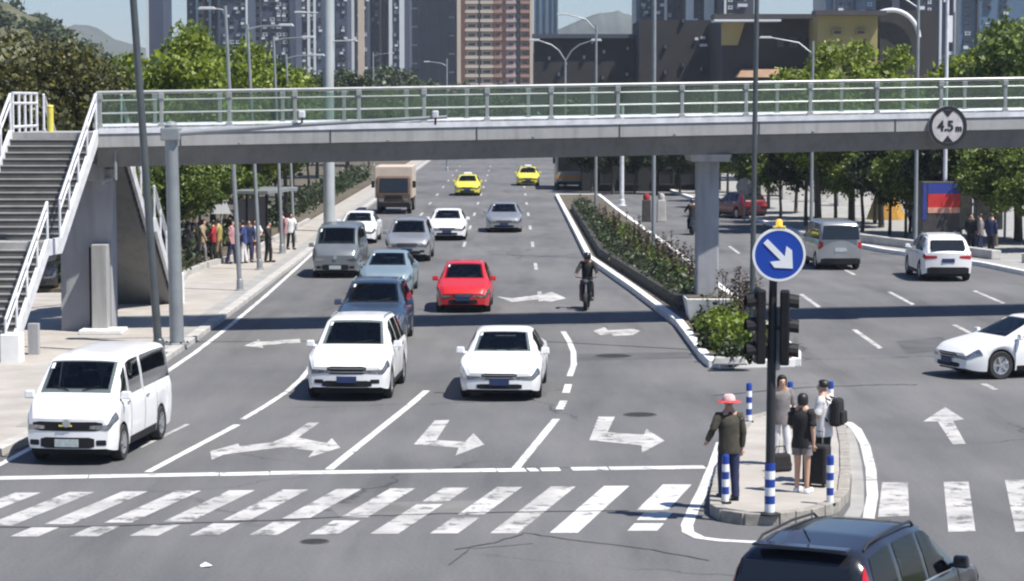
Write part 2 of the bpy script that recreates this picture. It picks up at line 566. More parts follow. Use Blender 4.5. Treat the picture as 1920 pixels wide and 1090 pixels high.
# crosswalk
def cw(xc, y0, y1, w=0.43, m='road_paint_worn', slope=0.222):
    a = G(xc, y0)
    h = w / 2
    b = G(960, y1)
    xb = a.x - slope * (a.y - b.y)
    mark('crosswalk_stripe', None, m, world_poly=[(a.x - h, a.y), (a.x + h, a.y), (xb + h, b.y), (xb - h, b.y)])
def cw2(xc, y0, ymid, gap, y1, w=0.43, m='road_paint_worn'):
    a = G(xc, y0); mdp = G(960, ymid)
    cw(xc, y0, ymid, w, m)
    b = G(960, ymid + gap)
    xb = a.x - 0.222 * (a.y - b.y)
    xpx = 960 + xb * FPX / b.y
    cw(xpx, ymid + gap, y1, w, m)
for k in range(-4, 9):
    xc = 354 + 100.3 * k
    yt = 925 - 0.0115 * xc
    seam = 988 - 0.026 * max(0, xc - 90)
    yb = 1009 - 0.008 * xc
    if k == 7:
        cw(xc, yt, yb)
    elif k == 5:
        cw2(xc, yt, yt + 26, 5, yb)
    elif k == 8:
        cw(xc, yt, yb, m='road_paint')
    else:
        cw2(xc, yt, seam, 6, yb, m='road_paint_worn')
cw(1270, 909, 957, 0.5, 'road_paint')
cw2(1234, 962, 976, 6, 996, 0.46, 'road_paint')
for p in ([(1654, 905), (1702, 905), (1705, 968), (1646, 970)], [(1769, 904), (1816, 904), (1829, 997), (1778, 998)], [(1884, 901), (1934, 900), (1962, 998), (1904, 998)],
          [(1998, 898), (2046, 897), (2085, 998), (2030, 998)]):
    mark('crosswalk_stripe', p, 'road_paint_worn')
# tar seams, cracks and trench patches
def seam(pts, w=0.05, z=0.008, m='tar_seam'):
    rr = random.Random(len(pts) * 7 + int(pts[0][0]))
    out = []
    for (x0, y0), (x1, y1) in zip(pts, pts[1:]):
        for j in range(6):
            f = j / 6
            out.append((x0 + (x1 - x0) * f + rr.uniform(-3, 3), y0 + (y1 - y0) * f + rr.uniform(-.7, .7)))
    out.append(pts[-1])
    mark('asphalt_seam', None, m, z=z, world_poly=ribbon([G(x, y) for x, y in out], w))
seam([(-30, 990), (160, 988), (420, 980), (700, 968), (900, 962), (1180, 958)], .05)
seam([(855, 1032), (930, 1018), (985, 1000), (1080, 1014), (1200, 1028), (1330, 1052)], .035)
seam([(840, 1060), (880, 1030), (1000, 1020)], .025)
seam([(1340, 742), (1500, 728), (1640, 722), (1720, 722)], .06)
mark('asphalt_patch', [(612, 945), (900, 938), (930, 962), (640, 972)], 'patch_pale', z=0.002)
mark('asphalt_patch', [(1076, 664), (1290, 660), (1300, 672), (1080, 677)], 'patch_asphalt', z=0.002)
mark('asphalt_patch', [(1680, 640), (1765, 632), (1800, 655), (1700, 664)], 'patch_asphalt', z=0.002)
# direction arrows
mark('lane_arrow', [(578, 793), (599, 793), (559, 821), (598, 829), (613, 831), (622, 822), (638, 840), (577, 859), (588, 846), (530, 839), (460, 848), (420, 853), (397, 863), (394, 847), (447, 832), (449, 837), (510, 830), (540, 818)], 'road_paint_worn')
mark('lane_arrow', [(815, 789), (843, 788), (818, 826), (872, 829), (888, 813), (908, 834), (854, 855), (860, 840), (776, 834)], 'road_paint_worn')
mark('lane_arrow', [(1122, 782), (1153, 782), (1139, 811), (1207, 816), (1212, 805), (1246, 827), (1203, 850), (1203, 836), (1105, 826)], 'road_paint_worn')
mark('lane_arrow', [(1772, 764), (1808, 787), (1787, 790), (1811, 833), (1786, 834), (1758, 791), (1731, 791)], 'road_paint_worn')
mark('lane_arrow', [(458, 649), (486, 637), (488, 641), (562, 636), (564, 643), (492, 648), (494, 653)], 'road_paint_worn')
mark('lane_arrow', [(1112, 621), (1134, 614), (1140, 620), (1186, 617), (1201, 621), (1186, 629), (1150, 631), (1146, 626), (1126, 629)], 'road_paint_worn')
mark('lane_arrow', [(930, 556), (960, 560), (1010, 553), (1035, 548), (1062, 560), (1030, 567), (1008, 562), (960, 567)], 'road_paint_worn')

# left pavement with a raised kerb
kerbL = [(-60, 31), (-22, 33.5), (-14.5, 36), (-11.2, 39), (-9.75, 43), (-9.15, 48), (-8.85, 56), (-8.7, 66), (-8.7, 80), (-8.75, 100), (-8.9, 140), (-9.0, 220), (-9.0, 400)]
mb = MB().prism(kerbL + [(-60, 400)], 0.0, 0.13)
pl_ = mb.build('pavement', 'paving')
tag(pl_, kind='structure')
mb = MB()
inner = [(x - 0.30, y + (0.25 if y < 40 else 0)) for x, y in kerbL]
for i in range(len(kerbL) - 1):
    a, b, c, d = kerbL[i], kerbL[i + 1], inner[i + 1], inner[i]
    mb.hexa([(a[0] + .012, a[1], -.01), (b[0] + .012, b[1], -.01), (c[0], c[1], -.01), (d[0], d[1], -.01), (a[0] + .012, a[1], .15), (b[0] + .012, b[1], .15), (c[0], c[1], .15), (d[0], d[1], .15)])
k = mb.build('kerb', 'kerb', bevel=0.015)
tag(k, kind='structure')
band = [(x - 0.32, y) for x, y in kerbL[5:]] + [(x - 0.75, y) for x, y in reversed(kerbL[5:])]
s_ = sheet('pavement_gutter_band', band, 0.136, 'paving_grey', pl_)
# planting bed behind the left pavement
bed = [(-11.7, 84), (-12.2, 90), (-12.0, 95), (-11.2, 101), (-11.0, 130), (-11.0, 300), (-40, 300), (-40, 82), (-14, 82)]
b_ = MB().prism(bed, 0.10, 0.26).build('planting_bed', 'soil')
tag(b_, kind='structure')
mb = MB()
edge = bed[:5]
for i in range(len(edge) - 1):
    a, b = Vector((*edge[i], 0)), Vector((*edge[i + 1], 0))
    t = (b - a).normalized(); n = Vector((t.y, -t.x, 0)) * 0.18
    mb.hexa([a + Vector((0, 0, .1)), b + Vector((0, 0, .1)), b + n + Vector((0, 0, .1)), a + n + Vector((0, 0, .1)),
             a + Vector((0, 0, .34)), b + Vector((0, 0, .34)), b + n + Vector((0, 0, .34)), a + n + Vector((0, 0, .34))])
mb.build('bed_edging', 'kerb', b_)

# right pavement
kerbR = [(60, 66), (28, 72), (22, 80), (20, 88), (18.8, 97), (16.2, 106), (14.6, 116), (13.6, 130), (12.6, 150), (11.6, 175), (11, 260), (10.5, 400)]
pr_ = MB().prism(kerbR + [(80, 400), (80, 66)], 0.0, 0.15).build('pavement', 'paving_grey')
tag(pr_, kind='structure')
mb = MB()
for i in range(len(kerbR) - 1):
    a, b = Vector((*kerbR[i], 0)), Vector((*kerbR[i + 1], 0))
    t = (b - a).normalized(); n = Vector((t.y, -t.x, 0)) * 0.25
    up = Vector((0, 0, .17)); dn = Vector((0, 0, -.01)); o = n * -0.05
    mb.hexa([a + dn + o, b + dn + o, b + n + dn, a + n + dn, a + up + o, b + up + o, b + n + up, a + n + up])
k = mb.build('kerb', 'white_kerb', bevel=0.015)
tag(k, kind='structure')

# median with white painted kerb and planting
medL = [(4.85, 60.3), (4.72, 62), (4.98, 71.5), (4.3, 85), (3.45, 100), (3.3, 120), (3.25, 145), (3.2, 168)]
medR = [(5.9, 168), (6.2, 143), (6.75, 115), (7.05, 95), (7.2, 78), (7.25, 66), (7.2, 62), (7.0, 60.3)]
medL = [(G(1345, 690).x, G(1345, 690).y), (G(1327, 674).x, G(1327, 674).y), (G(1280, 612).x, G(1280, 612).y), (G(1195, 548).x, G(1195, 548).y), (G(1110, 489).x, G(1110, 489).y)] + medL[5:]
med = medL + medR
m_ = MB().prism(med, 0.0, 0.16, 0).build('median', 'soil')
tag(m_, kind='structure')
mb = MB()
n_ = len(med)
cx = sum(p[0] for p in med) / n_
for i in range(n_ - 1 if False else n_):
    a, b = Vector((*med[i], 0)), Vector((*med[(i + 1) % n_], 0))
    t = (b - a).normalized(); nn = Vector((t.y, -t.x, 0))
    mid = (a + b) / 2
    o = nn * 0.02; ii = nn * -0.22
    up = Vector((0, 0, .2)); dn = Vector((0, 0, -.01))
    mb.hexa([a + dn + o, b + dn + o, b + dn + ii, a + dn + ii, a + up + o, b + up + o, b + up + ii, a + up + ii])
k = mb.build('kerb', 'white_kerb', m_, bevel=0.02)
# low dark planter wall along the left flank of the median
mb = MB()
wl = [(medL[2][0] + .30, medL[2][1] + 2.5), (medL[3][0] + .30, medL[3][1]), (medL[4][0] + .30, medL[4][1]), (medL[5][0] + .28, medL[5][1]), (medL[6][0] + .28, medL[6][1])]
for i in range(len(wl) - 1):
    a, b = Vector((*wl[i], 0)), Vector((*wl[i + 1], 0))
    t = (b - a).normalized(); nn = Vector((t.y, -t.x, 0)) * 0.28
    h0, h1 = Vector((0, 0, .1)), Vector((0, 0, .5))
    mb.hexa([a + h0, b + h0, b + nn + h0, a + nn + h0, a + h1, b + h1, b + nn + h1, a + nn + h1])
w_ = mb.build('planter_wall', 'kerb_dark', bevel=0.03)
tag(w_, 'long low dark stone wall holding the median planting', 'planter wall')

# refuge island in front
isl = [G(x, y) for x, y in [(1402, 797), (1440, 788), (1500, 784), (1556, 784), (1580, 800), (1590, 850), (1592, 900), (1588, 940), (1568, 962), (1520, 978), (1460, 985), (1395, 985), (1352, 978), (1334, 966), (1333, 950), (1350, 880), (1375, 835)]]
isl = [(p.x, p.y) for p in isl]
i_ = MB().prism(isl, 0.0, 0.155).build('refuge_island', 'paving')
tag(i_, kind='structure')
n_ = len(isl)
per = []
for i in range(n_):
    a, b = Vector((*isl[i], 0)), Vector((*isl[(i + 1) % n_], 0))
    m = max(1, round((b - a).length / 0.42))
    for j in range(m):
        per.append(a.lerp(b, j / m))
cen = Vector((sum(p[0] for p in isl) / n_, sum(p[1] for p in isl) / n_, 0))
for i in range(len(per)):
    a, b = per[i], per[(i + 1) % len(per)]
    t = (b - a).normalized()
    nn = Vector((t.y, -t.x, 0))
    if nn.dot((a + b) / 2 - cen) < 0: nn = -nn
    a2, b2 = a + t * 0.012, b - t * 0.012
    o, ii = nn * (0.03 + R.uniform(-.006, .006)), nn * -0.16
    h = 0.19 + R.uniform(-.008, .008)
    up, dn = Vector((0, 0, h)), Vector((0, 0, -.005))
    st = MB().hexa([a2 + dn + o, b2 + dn + o, b2 + dn + ii, a2 + dn + ii, a2 + up + o, b2 + up + o, b2 + up + ii, a2 + up + ii])
    st.build('kerb_stone', 'island_stone', i_, bevel=0.012)
# white outline painted round the island
line_px([(1352, 830), (1338, 872), (1318, 920), (1300, 956), (1288, 985), (1290, 998), (1312, 1009), (1352, 1014), (1410, 1017), (1500, 1018), (1580, 1012), (1612, 1000), (1628, 975), (1636, 930), (1633, 880), (1622, 835), (1606, 805), (1590, 793), (1574, 791)], 0.19, name='island_outline')
mark('island_apron', [(1596, 800), (1607, 830), (1616, 870), (1620, 910), (1620, 955), (1606, 985), (1560, 1005), (1594, 950), (1597, 900), (1593, 850), (1584, 805)], 'paving_grey', z=0.003)

# manhole covers and litter
for lab, (px, py), rx in (('dark oval manhole cover in the lane beside the island', (1200, 778), 0.36), ('small dark drain slot across the lane near the median', (1150, 668), 0.5),
                          ('faint manhole cover on the asphalt below the crosswalk', (590, 1016), 0.22)):
    p = G(px, py)
    o = thing('manhole_cover', lab, 'manhole', (p.x, p.y, 0.003))
    mb = MB().lathe([(0.0, .004), (rx * .86, .004), (rx * .86, .002)], 28)
    mb.build('lid', 'iron_rough', o)
    MB().lathe([(rx * .88, .0), (rx * .88, .006), (rx, .006), (rx * 1.01, 0)], 28).build('frame', 'iron_rim', o)
p = G(386, 1063)
mb = MB().add([(-.07, -.05, .004), (.06, -.07, .02), (.09, .05, .006), (-.02, .09, .05), (-.09, .04, .015), (0, 0, .045)], [(0, 1, 5), (1, 2, 5), (2, 3, 5), (3, 4, 5), (4, 0, 5)])
o = mb.build('paper_scrap', 'sign_white', loc=(p.x, p.y, 0.004))
tag(o, 'crumpled white paper scrap lying on the asphalt at the bottom', 'litter')

# ------------------------------------------------------------------ footbridge
BX0, BX1, BY0 = -11.4, 27.0, 67.0
BS = 0.205
ev = Vector((1, BS, 0)).normalized()
nv = Vector((-ev.y, ev.x, 0))
BW = 3.4
def bz(X):                            # underside of the beam
    return 4.77 + (X + 11.55) * 0.0165
def bp(X, depth, dz):                 # point of the bridge: X along, depth behind the front edge, dz above the underside
    y = BY0 + (X + 11.55) * BS
    return Vector((X, y, bz(X) + dz)) + nv * depth
DK = 0.98
bridge = thing('footbridge', 'grey pedestrian footbridge with glass railing crossing the whole road', 'footbridge', (0, 72, 0))
bridge_loc = Vector((0, 72, 0))
def L(v): return Vector(v) - bridge_loc
def xsec(prof, X0, X1, mb, mi=0, seg=6):
    n = len(prof)
    vs = []
    for k in range(seg + 1):
        X = X0 + (X1 - X0) * k / seg
        for d, dz in prof:
            vs.append(L(bp(X, d, dz)))
    fs = [(k * n + j, k * n + (j + 1) % n, (k + 1) * n + (j + 1) % n, (k + 1) * n + j) for k in range(seg) for j in range(n)]
    fs += [tuple(range(n)), tuple(range(seg * n, seg * n + n))]
    mb.add(vs, fs, mi)
mb = MB()
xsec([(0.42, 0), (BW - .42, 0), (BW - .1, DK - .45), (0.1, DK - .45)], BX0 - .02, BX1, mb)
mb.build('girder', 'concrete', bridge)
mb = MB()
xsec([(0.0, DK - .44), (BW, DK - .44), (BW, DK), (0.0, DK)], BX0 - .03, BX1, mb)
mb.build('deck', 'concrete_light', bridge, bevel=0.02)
mb = MB()
xsec([(-.03, DK - .05), (0.3, DK - .05), (0.3, DK + .10), (-.03, DK + .10)], BX0, BX1, mb)
mb.build('deck_edge', 'white_steel', bridge)
for k in range(9):                     # expansion joints and drain spouts
    X = BX0 + 2.2 + k * 4.1
    a_ = L(bp(X, -.004, DK - .22))
    MB().box(a_, (.035, .03, .42)).build('joint', 'tar_seam', bridge)
    b_ = L(bp(X + 1.6, -.02, DK - .36))
    MB().tube([b_ + Vector((0, .1, 0)), b_ + Vector((0, -.12, -.03))], .03, 8).build('drain_spout', 'grey_steel', bridge)
XS = [(305 - 960), (432 - 960), (555 - 960), (675 - 960), (797 - 960), (915 - 960), (1035 - 960), (1160 - 960), (1280 - 960), (1400 - 960), (1520 - 960), (1645 - 960), (1765 - 960), (1885 - 960)]
def px2X(dx): # bridge X for an image offset
    X = dx * 72 / FPX
    for _ in range(4):
        X = dx * (BY0 + (X + 11.55) * BS) / FPX
    return X
PX = [px2X(d) for d in XS]
PX = [BX0 + .05] + PX
while PX[-1] < BX1 - 2: PX.append(PX[-1] + 2.0)
for side, dep in ((0, 0.12), (1, BW - 0.12)):
    for X in PX:
        b0, t0 = L(bp(X, dep, DK)), L(bp(X, dep, DK + 1.08))
        mb = MB().box((b0 + t0) / 2 + Vector((0, 0, .0)), (0.10, 0.09, (t0 - b0).z))
        mb.box(t0 + Vector((0, 0, -.12)), (0.15, 0.14, 0.16)).box(b0 + Vector((0, 0, .14)), (0.17, 0.16, .14))
        mb.build('railing_post', 'rail_steel', bridge, bevel=0.012)
    for h, r, m in ((1.08, .052, 'rail_steel'), (0.86, .022, 'rail_steel'), (0.50, .022, 'rail_steel'), (0.16, .035, 'white_steel')):
        mb = MB().tube([L(bp(PX[0] + (PX[-1] - PX[0]) * k / 8, dep, DK + h)) for k in range(9)], r, 8)
        mb.build('handrail' if h > 1 else 'rail', m, bridge, smooth=50)
    for i in range(len(PX) - 1):
        a, b = PX[i] + .07, PX[i + 1] - .07
        q = 0.012
        vs = [L(bp(a, dep - q, DK + .2)), L(bp(b, dep - q, DK + .2)), L(bp(b, dep + q, DK + .2)), L(bp(a, dep + q, DK + .2)),
              L(bp(a, dep - q, DK + 1.0)), L(bp(b, dep - q, DK + 1.0)), L(bp(b, dep + q, DK + 1.0)), L(bp(a, dep + q, DK + 1.0))]
        MB().hexa(vs).build('glass_panel', 'rail_glass', bridge)
# pillar on the median and its white footing box
pc = bp(6.15, BW / 2, 0)
mb = MB().box(L((pc.x, pc.y, (pc.z + .2) / 2)), (0.66, 0.8, pc.z - .1))
mb.build('pillar', 'pillar_grey', bridge, bevel=0.05)
mb = MB().box(L((pc.x, pc.y, pc.z - .12)), (1.1, 2.4, .22), taper=1.12)
mb.build('pillar_head', 'pillar_grey', bridge, bevel=0.02)
pd = bp(25.2, BW / 2, 0)
MB().box(L((pd.x, pd.y, pd.z / 2)), (0.66, 0.8, pd.z - .02)).build('pillar', 'pillar_grey', bridge, bevel=0.05)
MB().box(L((pd.x, pd.y, pd.z - .12)), (1.1, 2.4, .22), taper=1.12).build('pillar_head', 'pillar_grey', bridge, bevel=0.02)
f = thing('planter_box', 'bright white flared planter box round the foot of the bridge pillar', 'planter', (pc.x, pc.y - .55, 0.16))
MB().box((0, 0, .33), (1.15, 1.3, 0.66), taper=1.22).build('box_body', 'white_kerb', f, bevel=0.03)
MB().box((0, 0, .67), (1.28, 1.45, 0.05)).build('soil_bed', 'soil', f)
# drain pipe on the left end of the girder
mb = MB().tube([L(bp(-10.95, .2, DK - .3)), L(bp(-10.95, .2, -.35)), L(bp(-11.3, .3, -.45))], .05, 8)
mb.build('drain_pipe', 'grey_steel', bridge, smooth=50)
# second support at the left end: concrete pier
mb = MB().box(L((-12.0, 68.8, 2.35)), (1.42, 0.9, 4.72))
mb.build('pier', 'pillar_grey', bridge, bevel=0.03)
mb = MB().box(L((-12.6, 68.8, 4.62)), (2.3, 1.6, .5))
mb.build('pier_head', 'pillar_grey', bridge, bevel=0.03)

# height-limit sign
mat('sign_dull', (0.46, 0.44, 0.44), 0.6, var=0.2, scale=4)
sp = P(1772, 237, 72.2)
X_ = sp.x
base = bp(X_, -0.10, 0)
sg = thing('height_limit_sign', 'round white height limit sign with black border reading 4.5m on the footbridge', 'sign', (base.x, base.y, sp.z), math.atan(BS))
mb = MB().lathe([(0, -.02), (.60, -.02), (.60, .02), (0, .02)], 40, 'Y')
mb.build('disc', 'sign_dull', sg)
mb = MB().lathe([(.49, -.024), (.49, -.034), (.595, -.034), (.595, -.024)], 40, 'Y')
mb.build('border', 'sign_black', sg)
for sgn in (1, -1):
    mb = MB().add([(-.17, -.03, sgn * .47), (.17, -.03, sgn * .47), (0, -.03, sgn * .27), (-.17, -.024, sgn * .47), (.17, -.024, sgn * .47), (0, -.024, sgn * .27)], [(0, 1, 2), (3, 5, 4), (0, 3, 4, 1), (1, 4, 5, 2), (2, 5, 3, 0)])
    mb.build('arrowhead', 'sign_black', sg)
def text_mesh(txt, size, m, ext=0.004):
    cu = bpy.data.curves.new('t', 'FONT')
    cu.body, cu.size, cu.extrude, cu.align_x, cu.align_y = txt, size, ext, 'CENTER', 'CENTER'
    cu.offset = 0.012
    o = bpy.data.objects.new('t', cu); COL.objects.link(o)
    dg = bpy.context.evaluated_depsgraph_get()
    me = bpy.data.meshes.new_from_object(o.evaluated_get(dg))
    bpy.data.objects.remove(o)
    me.materials.clear(); me.materials.append(MATS[m])
    return me
t = link('lettering', text_mesh('4.5', 0.42, 'sign_black'), sg, (-.07, -.03, 0))
t.rotation_euler = (math.radians(90), 0, 0)
t = link('lettering', text_mesh('m', 0.26, 'sign_black'), sg, (.34, -.03, -.06))
t.rotation_euler = (math.radians(90), 0, 0)

# ------------------------------------------------------------------ stairs
def stair(name, label, top, bottom, mid_frac, width_vec, nst, zt, zb, dark_under=False, rails=(0, 1)):
    """top / bottom: xy of the right edge; width_vec: from the right edge to the left edge"""
    root = thing(name, label, 'staircase', (bottom[0], bottom[1], 0))
    o = Vector((bottom[0], bottom[1], 0))
    T, B = Vector((*top, 0)), Vector((*bottom, 0))
    W = Vector((*width_vec, 0))
    run = B - T
    land = 1.0 / run.length
    f1, f2 = 0.5 - land / 2, 0.5 + land / 2
    zm = (zt + zb) / 2
    def pt(f, z, w=0.0):
        return T + run * f + W * w + Vector((0, 0, z)) - o
    def hz(f):
        if f < f1: return zt + (zm - zt) * f / f1
        if f < f2: return zm
        return zm + (zb - zm) * (f - f2) / (1 - f2)
    for fl, (fa, fb, za, zb_) in enumerate(((0, f1, zt, zm), (f2, 1, zm, zb))):
        for k in range(nst):
            a, b = fa + (fb - fa) * k / nst, fa + (fb - fa) * (k + 1) / nst
            z = za + (zb_ - za) * (k + 1) / nst
            rise = (za - zb_) / nst
            nose = (fb - fa) / nst * 0.10
            mb = MB().hexa([pt(a, z - rise * 1.1, .03), pt(b, z - rise * 1.1, .03), pt(b, z - rise * 1.1, .97), pt(a, z - rise * 1.1, .97),
                            pt(a, z - .035, .03), pt(b, z - .035, .03), pt(b, z - .035, .97), pt(a, z - .035, .97)], 0)
            mb.hexa([pt(a, z - .034, .03), pt(b + nose, z - .034, .03), pt(b + nose, z - .034, .97), pt(a, z - .034, .97),
                     pt(a, z, .03), pt(b + nose, z, .03), pt(b + nose, z, .97), pt(a, z, .97)], 1)
            mb.build('step', ['step_dark', 'step_edge'], root)
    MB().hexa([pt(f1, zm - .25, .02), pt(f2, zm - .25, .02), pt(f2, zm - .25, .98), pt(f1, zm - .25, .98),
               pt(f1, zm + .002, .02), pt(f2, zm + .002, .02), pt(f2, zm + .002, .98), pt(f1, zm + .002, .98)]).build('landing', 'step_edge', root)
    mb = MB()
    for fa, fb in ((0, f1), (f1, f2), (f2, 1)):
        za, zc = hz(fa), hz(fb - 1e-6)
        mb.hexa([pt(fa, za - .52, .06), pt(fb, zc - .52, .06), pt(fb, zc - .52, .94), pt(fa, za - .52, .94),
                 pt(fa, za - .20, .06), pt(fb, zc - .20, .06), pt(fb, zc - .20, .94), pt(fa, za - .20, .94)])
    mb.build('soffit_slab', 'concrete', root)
    for w in rails:
        ws = (w - .012, w + .03) if w == 0 else (w - .03, w + .012)
        mb = MB()
        for fa, fb in ((0, f1), (f1, f2), (f2, 1)):
            za, zc = hz(fa), hz(fb - 1e-6)
            mb.hexa([pt(fa, za - .34, ws[0]), pt(fb, zc - .34, ws[0]), pt(fb, zc - .34, ws[1]), pt(fa, za - .34, ws[1]),
                     pt(fa, za + .08, ws[0]), pt(fb, zc + .08, ws[0]), pt(fb, zc + .08, ws[1]), pt(fa, za + .08, ws[1])])
        mb.build('stringer', 'white_steel', root)
        wc = w + (.01 if w == 0 else -.01)
        for fa, fb in ((0.0, f1 * .995), (f2 * .985, 1.0)):
            for h, r in ((1.05, .042), (.78, .03)):
                mb = MB().tube([pt(fa, hz(fa) + h, wc), pt(fb, hz(fb - 1e-6) + h, wc)], r, 8)
                mb.build('handrail', 'white_steel', root, smooth=50)
            n = 4
            for k in range(n + 1):
                f_ = fa + (fb - fa) * k / n
                z = hz(min(f_, .999999))
                mb = MB().tube([pt(f_, z + .02, wc), pt(f_, z + 1.05, wc)], .035, 8)
                mb.build('railing_post', 'white_steel', root, smooth=50)
    return root, pt, hz
ZD = bz(-12) + DK
st1, pt1, hz1 = stair('staircase', 'grey stepped staircase with white rails rising to the footbridge at the left edge', (-11.42, 66.9), (-12.55, 60.0), .5, (-2.4, 0), 16, ZD, 0.13)
mb = MB()
for w in (0.0,):
    mb.box((0.10, 0.15, .42), (0.5, .6, .84))
mb.build('foot_block', 'white_kerb', st1, bevel=0.03)
mb = MB().box((.30, 1.9, .5), (.26, .26, .85)); mb.build('bracket_column', 'pillar_grey', st1)
st2, pt2, hz2 = stair('staircase', 'far staircase descending behind the footbridge, seen from its dark underside', (-11.35, 70.8), (-10.75, 78.0), .5, (-2.3, 0), 16, ZD, 0.13)
mb = MB().box((0.0, -.25, .55), (.38, .5, 1.1)); mb.build('foot_block', 'white_kerb', st2, bevel=0.03)
# top landing beside the stairs, its rail and a yellow post
mb = MB()
lz = ZD - .003
mb.box((-12.62, 68.83, lz - .15), (2.44, 3.8, .3))
ld = mb.build('landing_slab', 'concrete_light', bridge); ld.location = -bridge_loc
yb = thing('yellow_post', 'short yellow marker post on the landing at the top of the stairs', 'post', (P(95, 262, 68.6).x, 68.6, lz))
MB().tube([(0, 0, 0), (0, 0, .72)], .09, 12).build('tube', 'yellow_paint', yb, smooth=50)
MB().lathe([(0, .76), (.07, .75), (.1, .72), (.1, .70)], 12).build('cap', 'yellow_paint', yb, smooth=50)
lr = thing('landing_railing', 'white end railing closing the left side of the stair landing', 'railing', (-13.78, 68.85, lz))
for k in range(5):
    MB().tube([(0, -1.7 + k * .85, 0), (0, -1.7 + k * .85, 1.08)], .04, 8).build('railing_post', 'white_steel', lr, smooth=50)
for h in (1.08, .8, .15):
    MB().tube([(0, -1.75, h), (0, 1.75, h)], .04, 8).build('rail', 'white_steel', lr, smooth=50)
# pier buttress: a sloping concrete web and a lighter column with a black bar as the recess shade between
pb = [(-12.72, 0.1), (-11.55, 0.1), (-11.25, 2.9), (-11.2, 4.45), (-12.3, 4.45), (-12.72, 3.2)]
n_ = len(pb)
mb = MB().add([L((x, 68.25, z)) for x, z in pb] + [L((x, 68.35, z)) for x, z in pb], [tuple(range(n_)), tuple(reversed(range(n_, 2 * n_)))] + [(i, (i + 1) % n_, n_ + (i + 1) % n_, n_ + i) for i in range(n_)])
mb.build('pier_web', 'pillar_grey', bridge)
mb = MB().box(L((-11.55, 67.95, 1.35)), (.44, .5, 2.5)); mb.build('pier_column', 'concrete_light', bridge, bevel=.02)
mb = MB().box(L((-11.84, 68.2, 1.3)), (.12, .12, 2.4)); mb.build('pier_slot_shade', 'black_plastic', bridge)  # solid black bar, paints the shade inside the recess
mb = MB().box(L((-11.45, 67.7, .19)), (1.2, 1.1, .12)); mb.build('pier_plinth', 'white_kerb', bridge, bevel=.02)
mat('car_maroon', (0.16, 0.012, 0.016), .3, var=.05, coat=.5)
mat('seat_grey', (0.06, 0.06, 0.065), 0.8, var=0.2, scale=5)
mat('dash_grey', (0.05, 0.052, 0.055), 0.5, var=0.4, scale=6)
# ------------------------------------------------------------------ vehicles (x forward, y left, z up)
def plerp(keys, x):
    if x <= keys[0][0]: return keys[0][1]
    for (x0, y0), (x1, y1) in zip(keys, keys[1:]):
        if x <= x1: return y0 + (y1 - y0) * (x - x0) / max(1e-9, x1 - x0)
    return keys[-1][1]
def psm(keys, x, s=0.07):
    return sum(plerp(keys, x + d * s) for d in (-1, -.5, 0, .5, 1)) / 5

WHEELS = {}
def wheel_meshes(r, w, spokes=5, rimm='rim'):
    key = (round(r, 3), w, spokes, rimm)
    if key not in WHEELS:
        ty = MB().lathe([(r * .64, -w / 2 + .01), (r * .93, -w / 2), (r, -w / 2 + .035), (r, w / 2 - .035), (r * .93, w / 2), (r * .64, w / 2 - .01)], 28, 'Y')
        rm = MB().lathe([(r * .66, -w / 2 + .012), (r * .66, w / 2 - .012), (r * .58, w / 2 - .02), (r * .55, w / 2 - .07), (0, w / 2 - .075)], 28, 'Y')
        rm.lathe([(r * .66, -w / 2 + .012), (r * .55, -w / 2 + .05), (0, -w / 2 + .05)], 28, 'Y', mi=1)
        rm.lathe([(0, w / 2 - .012), (r * .13, w / 2 - .014), (r * .15, w / 2 - .06)], 14, 'Y')
        for k in range(spokes):
            a = 2 * math.pi * k / spokes
            M = Matrix.Rotation(-a, 3, 'Y')
            rm.box(M @ Vector((r * .36, w / 2 - .035, 0)), (r * .5, .04, r * .15), M)
        dk = MB().lathe([(r * .545, w / 2 - .062), (r * .16, w / 2 - .067)], 28, 'Y')
        WHEELS[key] = (ty.mesh('wheel', 'tyre', 40), rm.mesh('rim', [rimm, 'black_plastic'], 35), dk.mesh('brake_shadow', 'black_plastic'))
    return WHEELS[key]

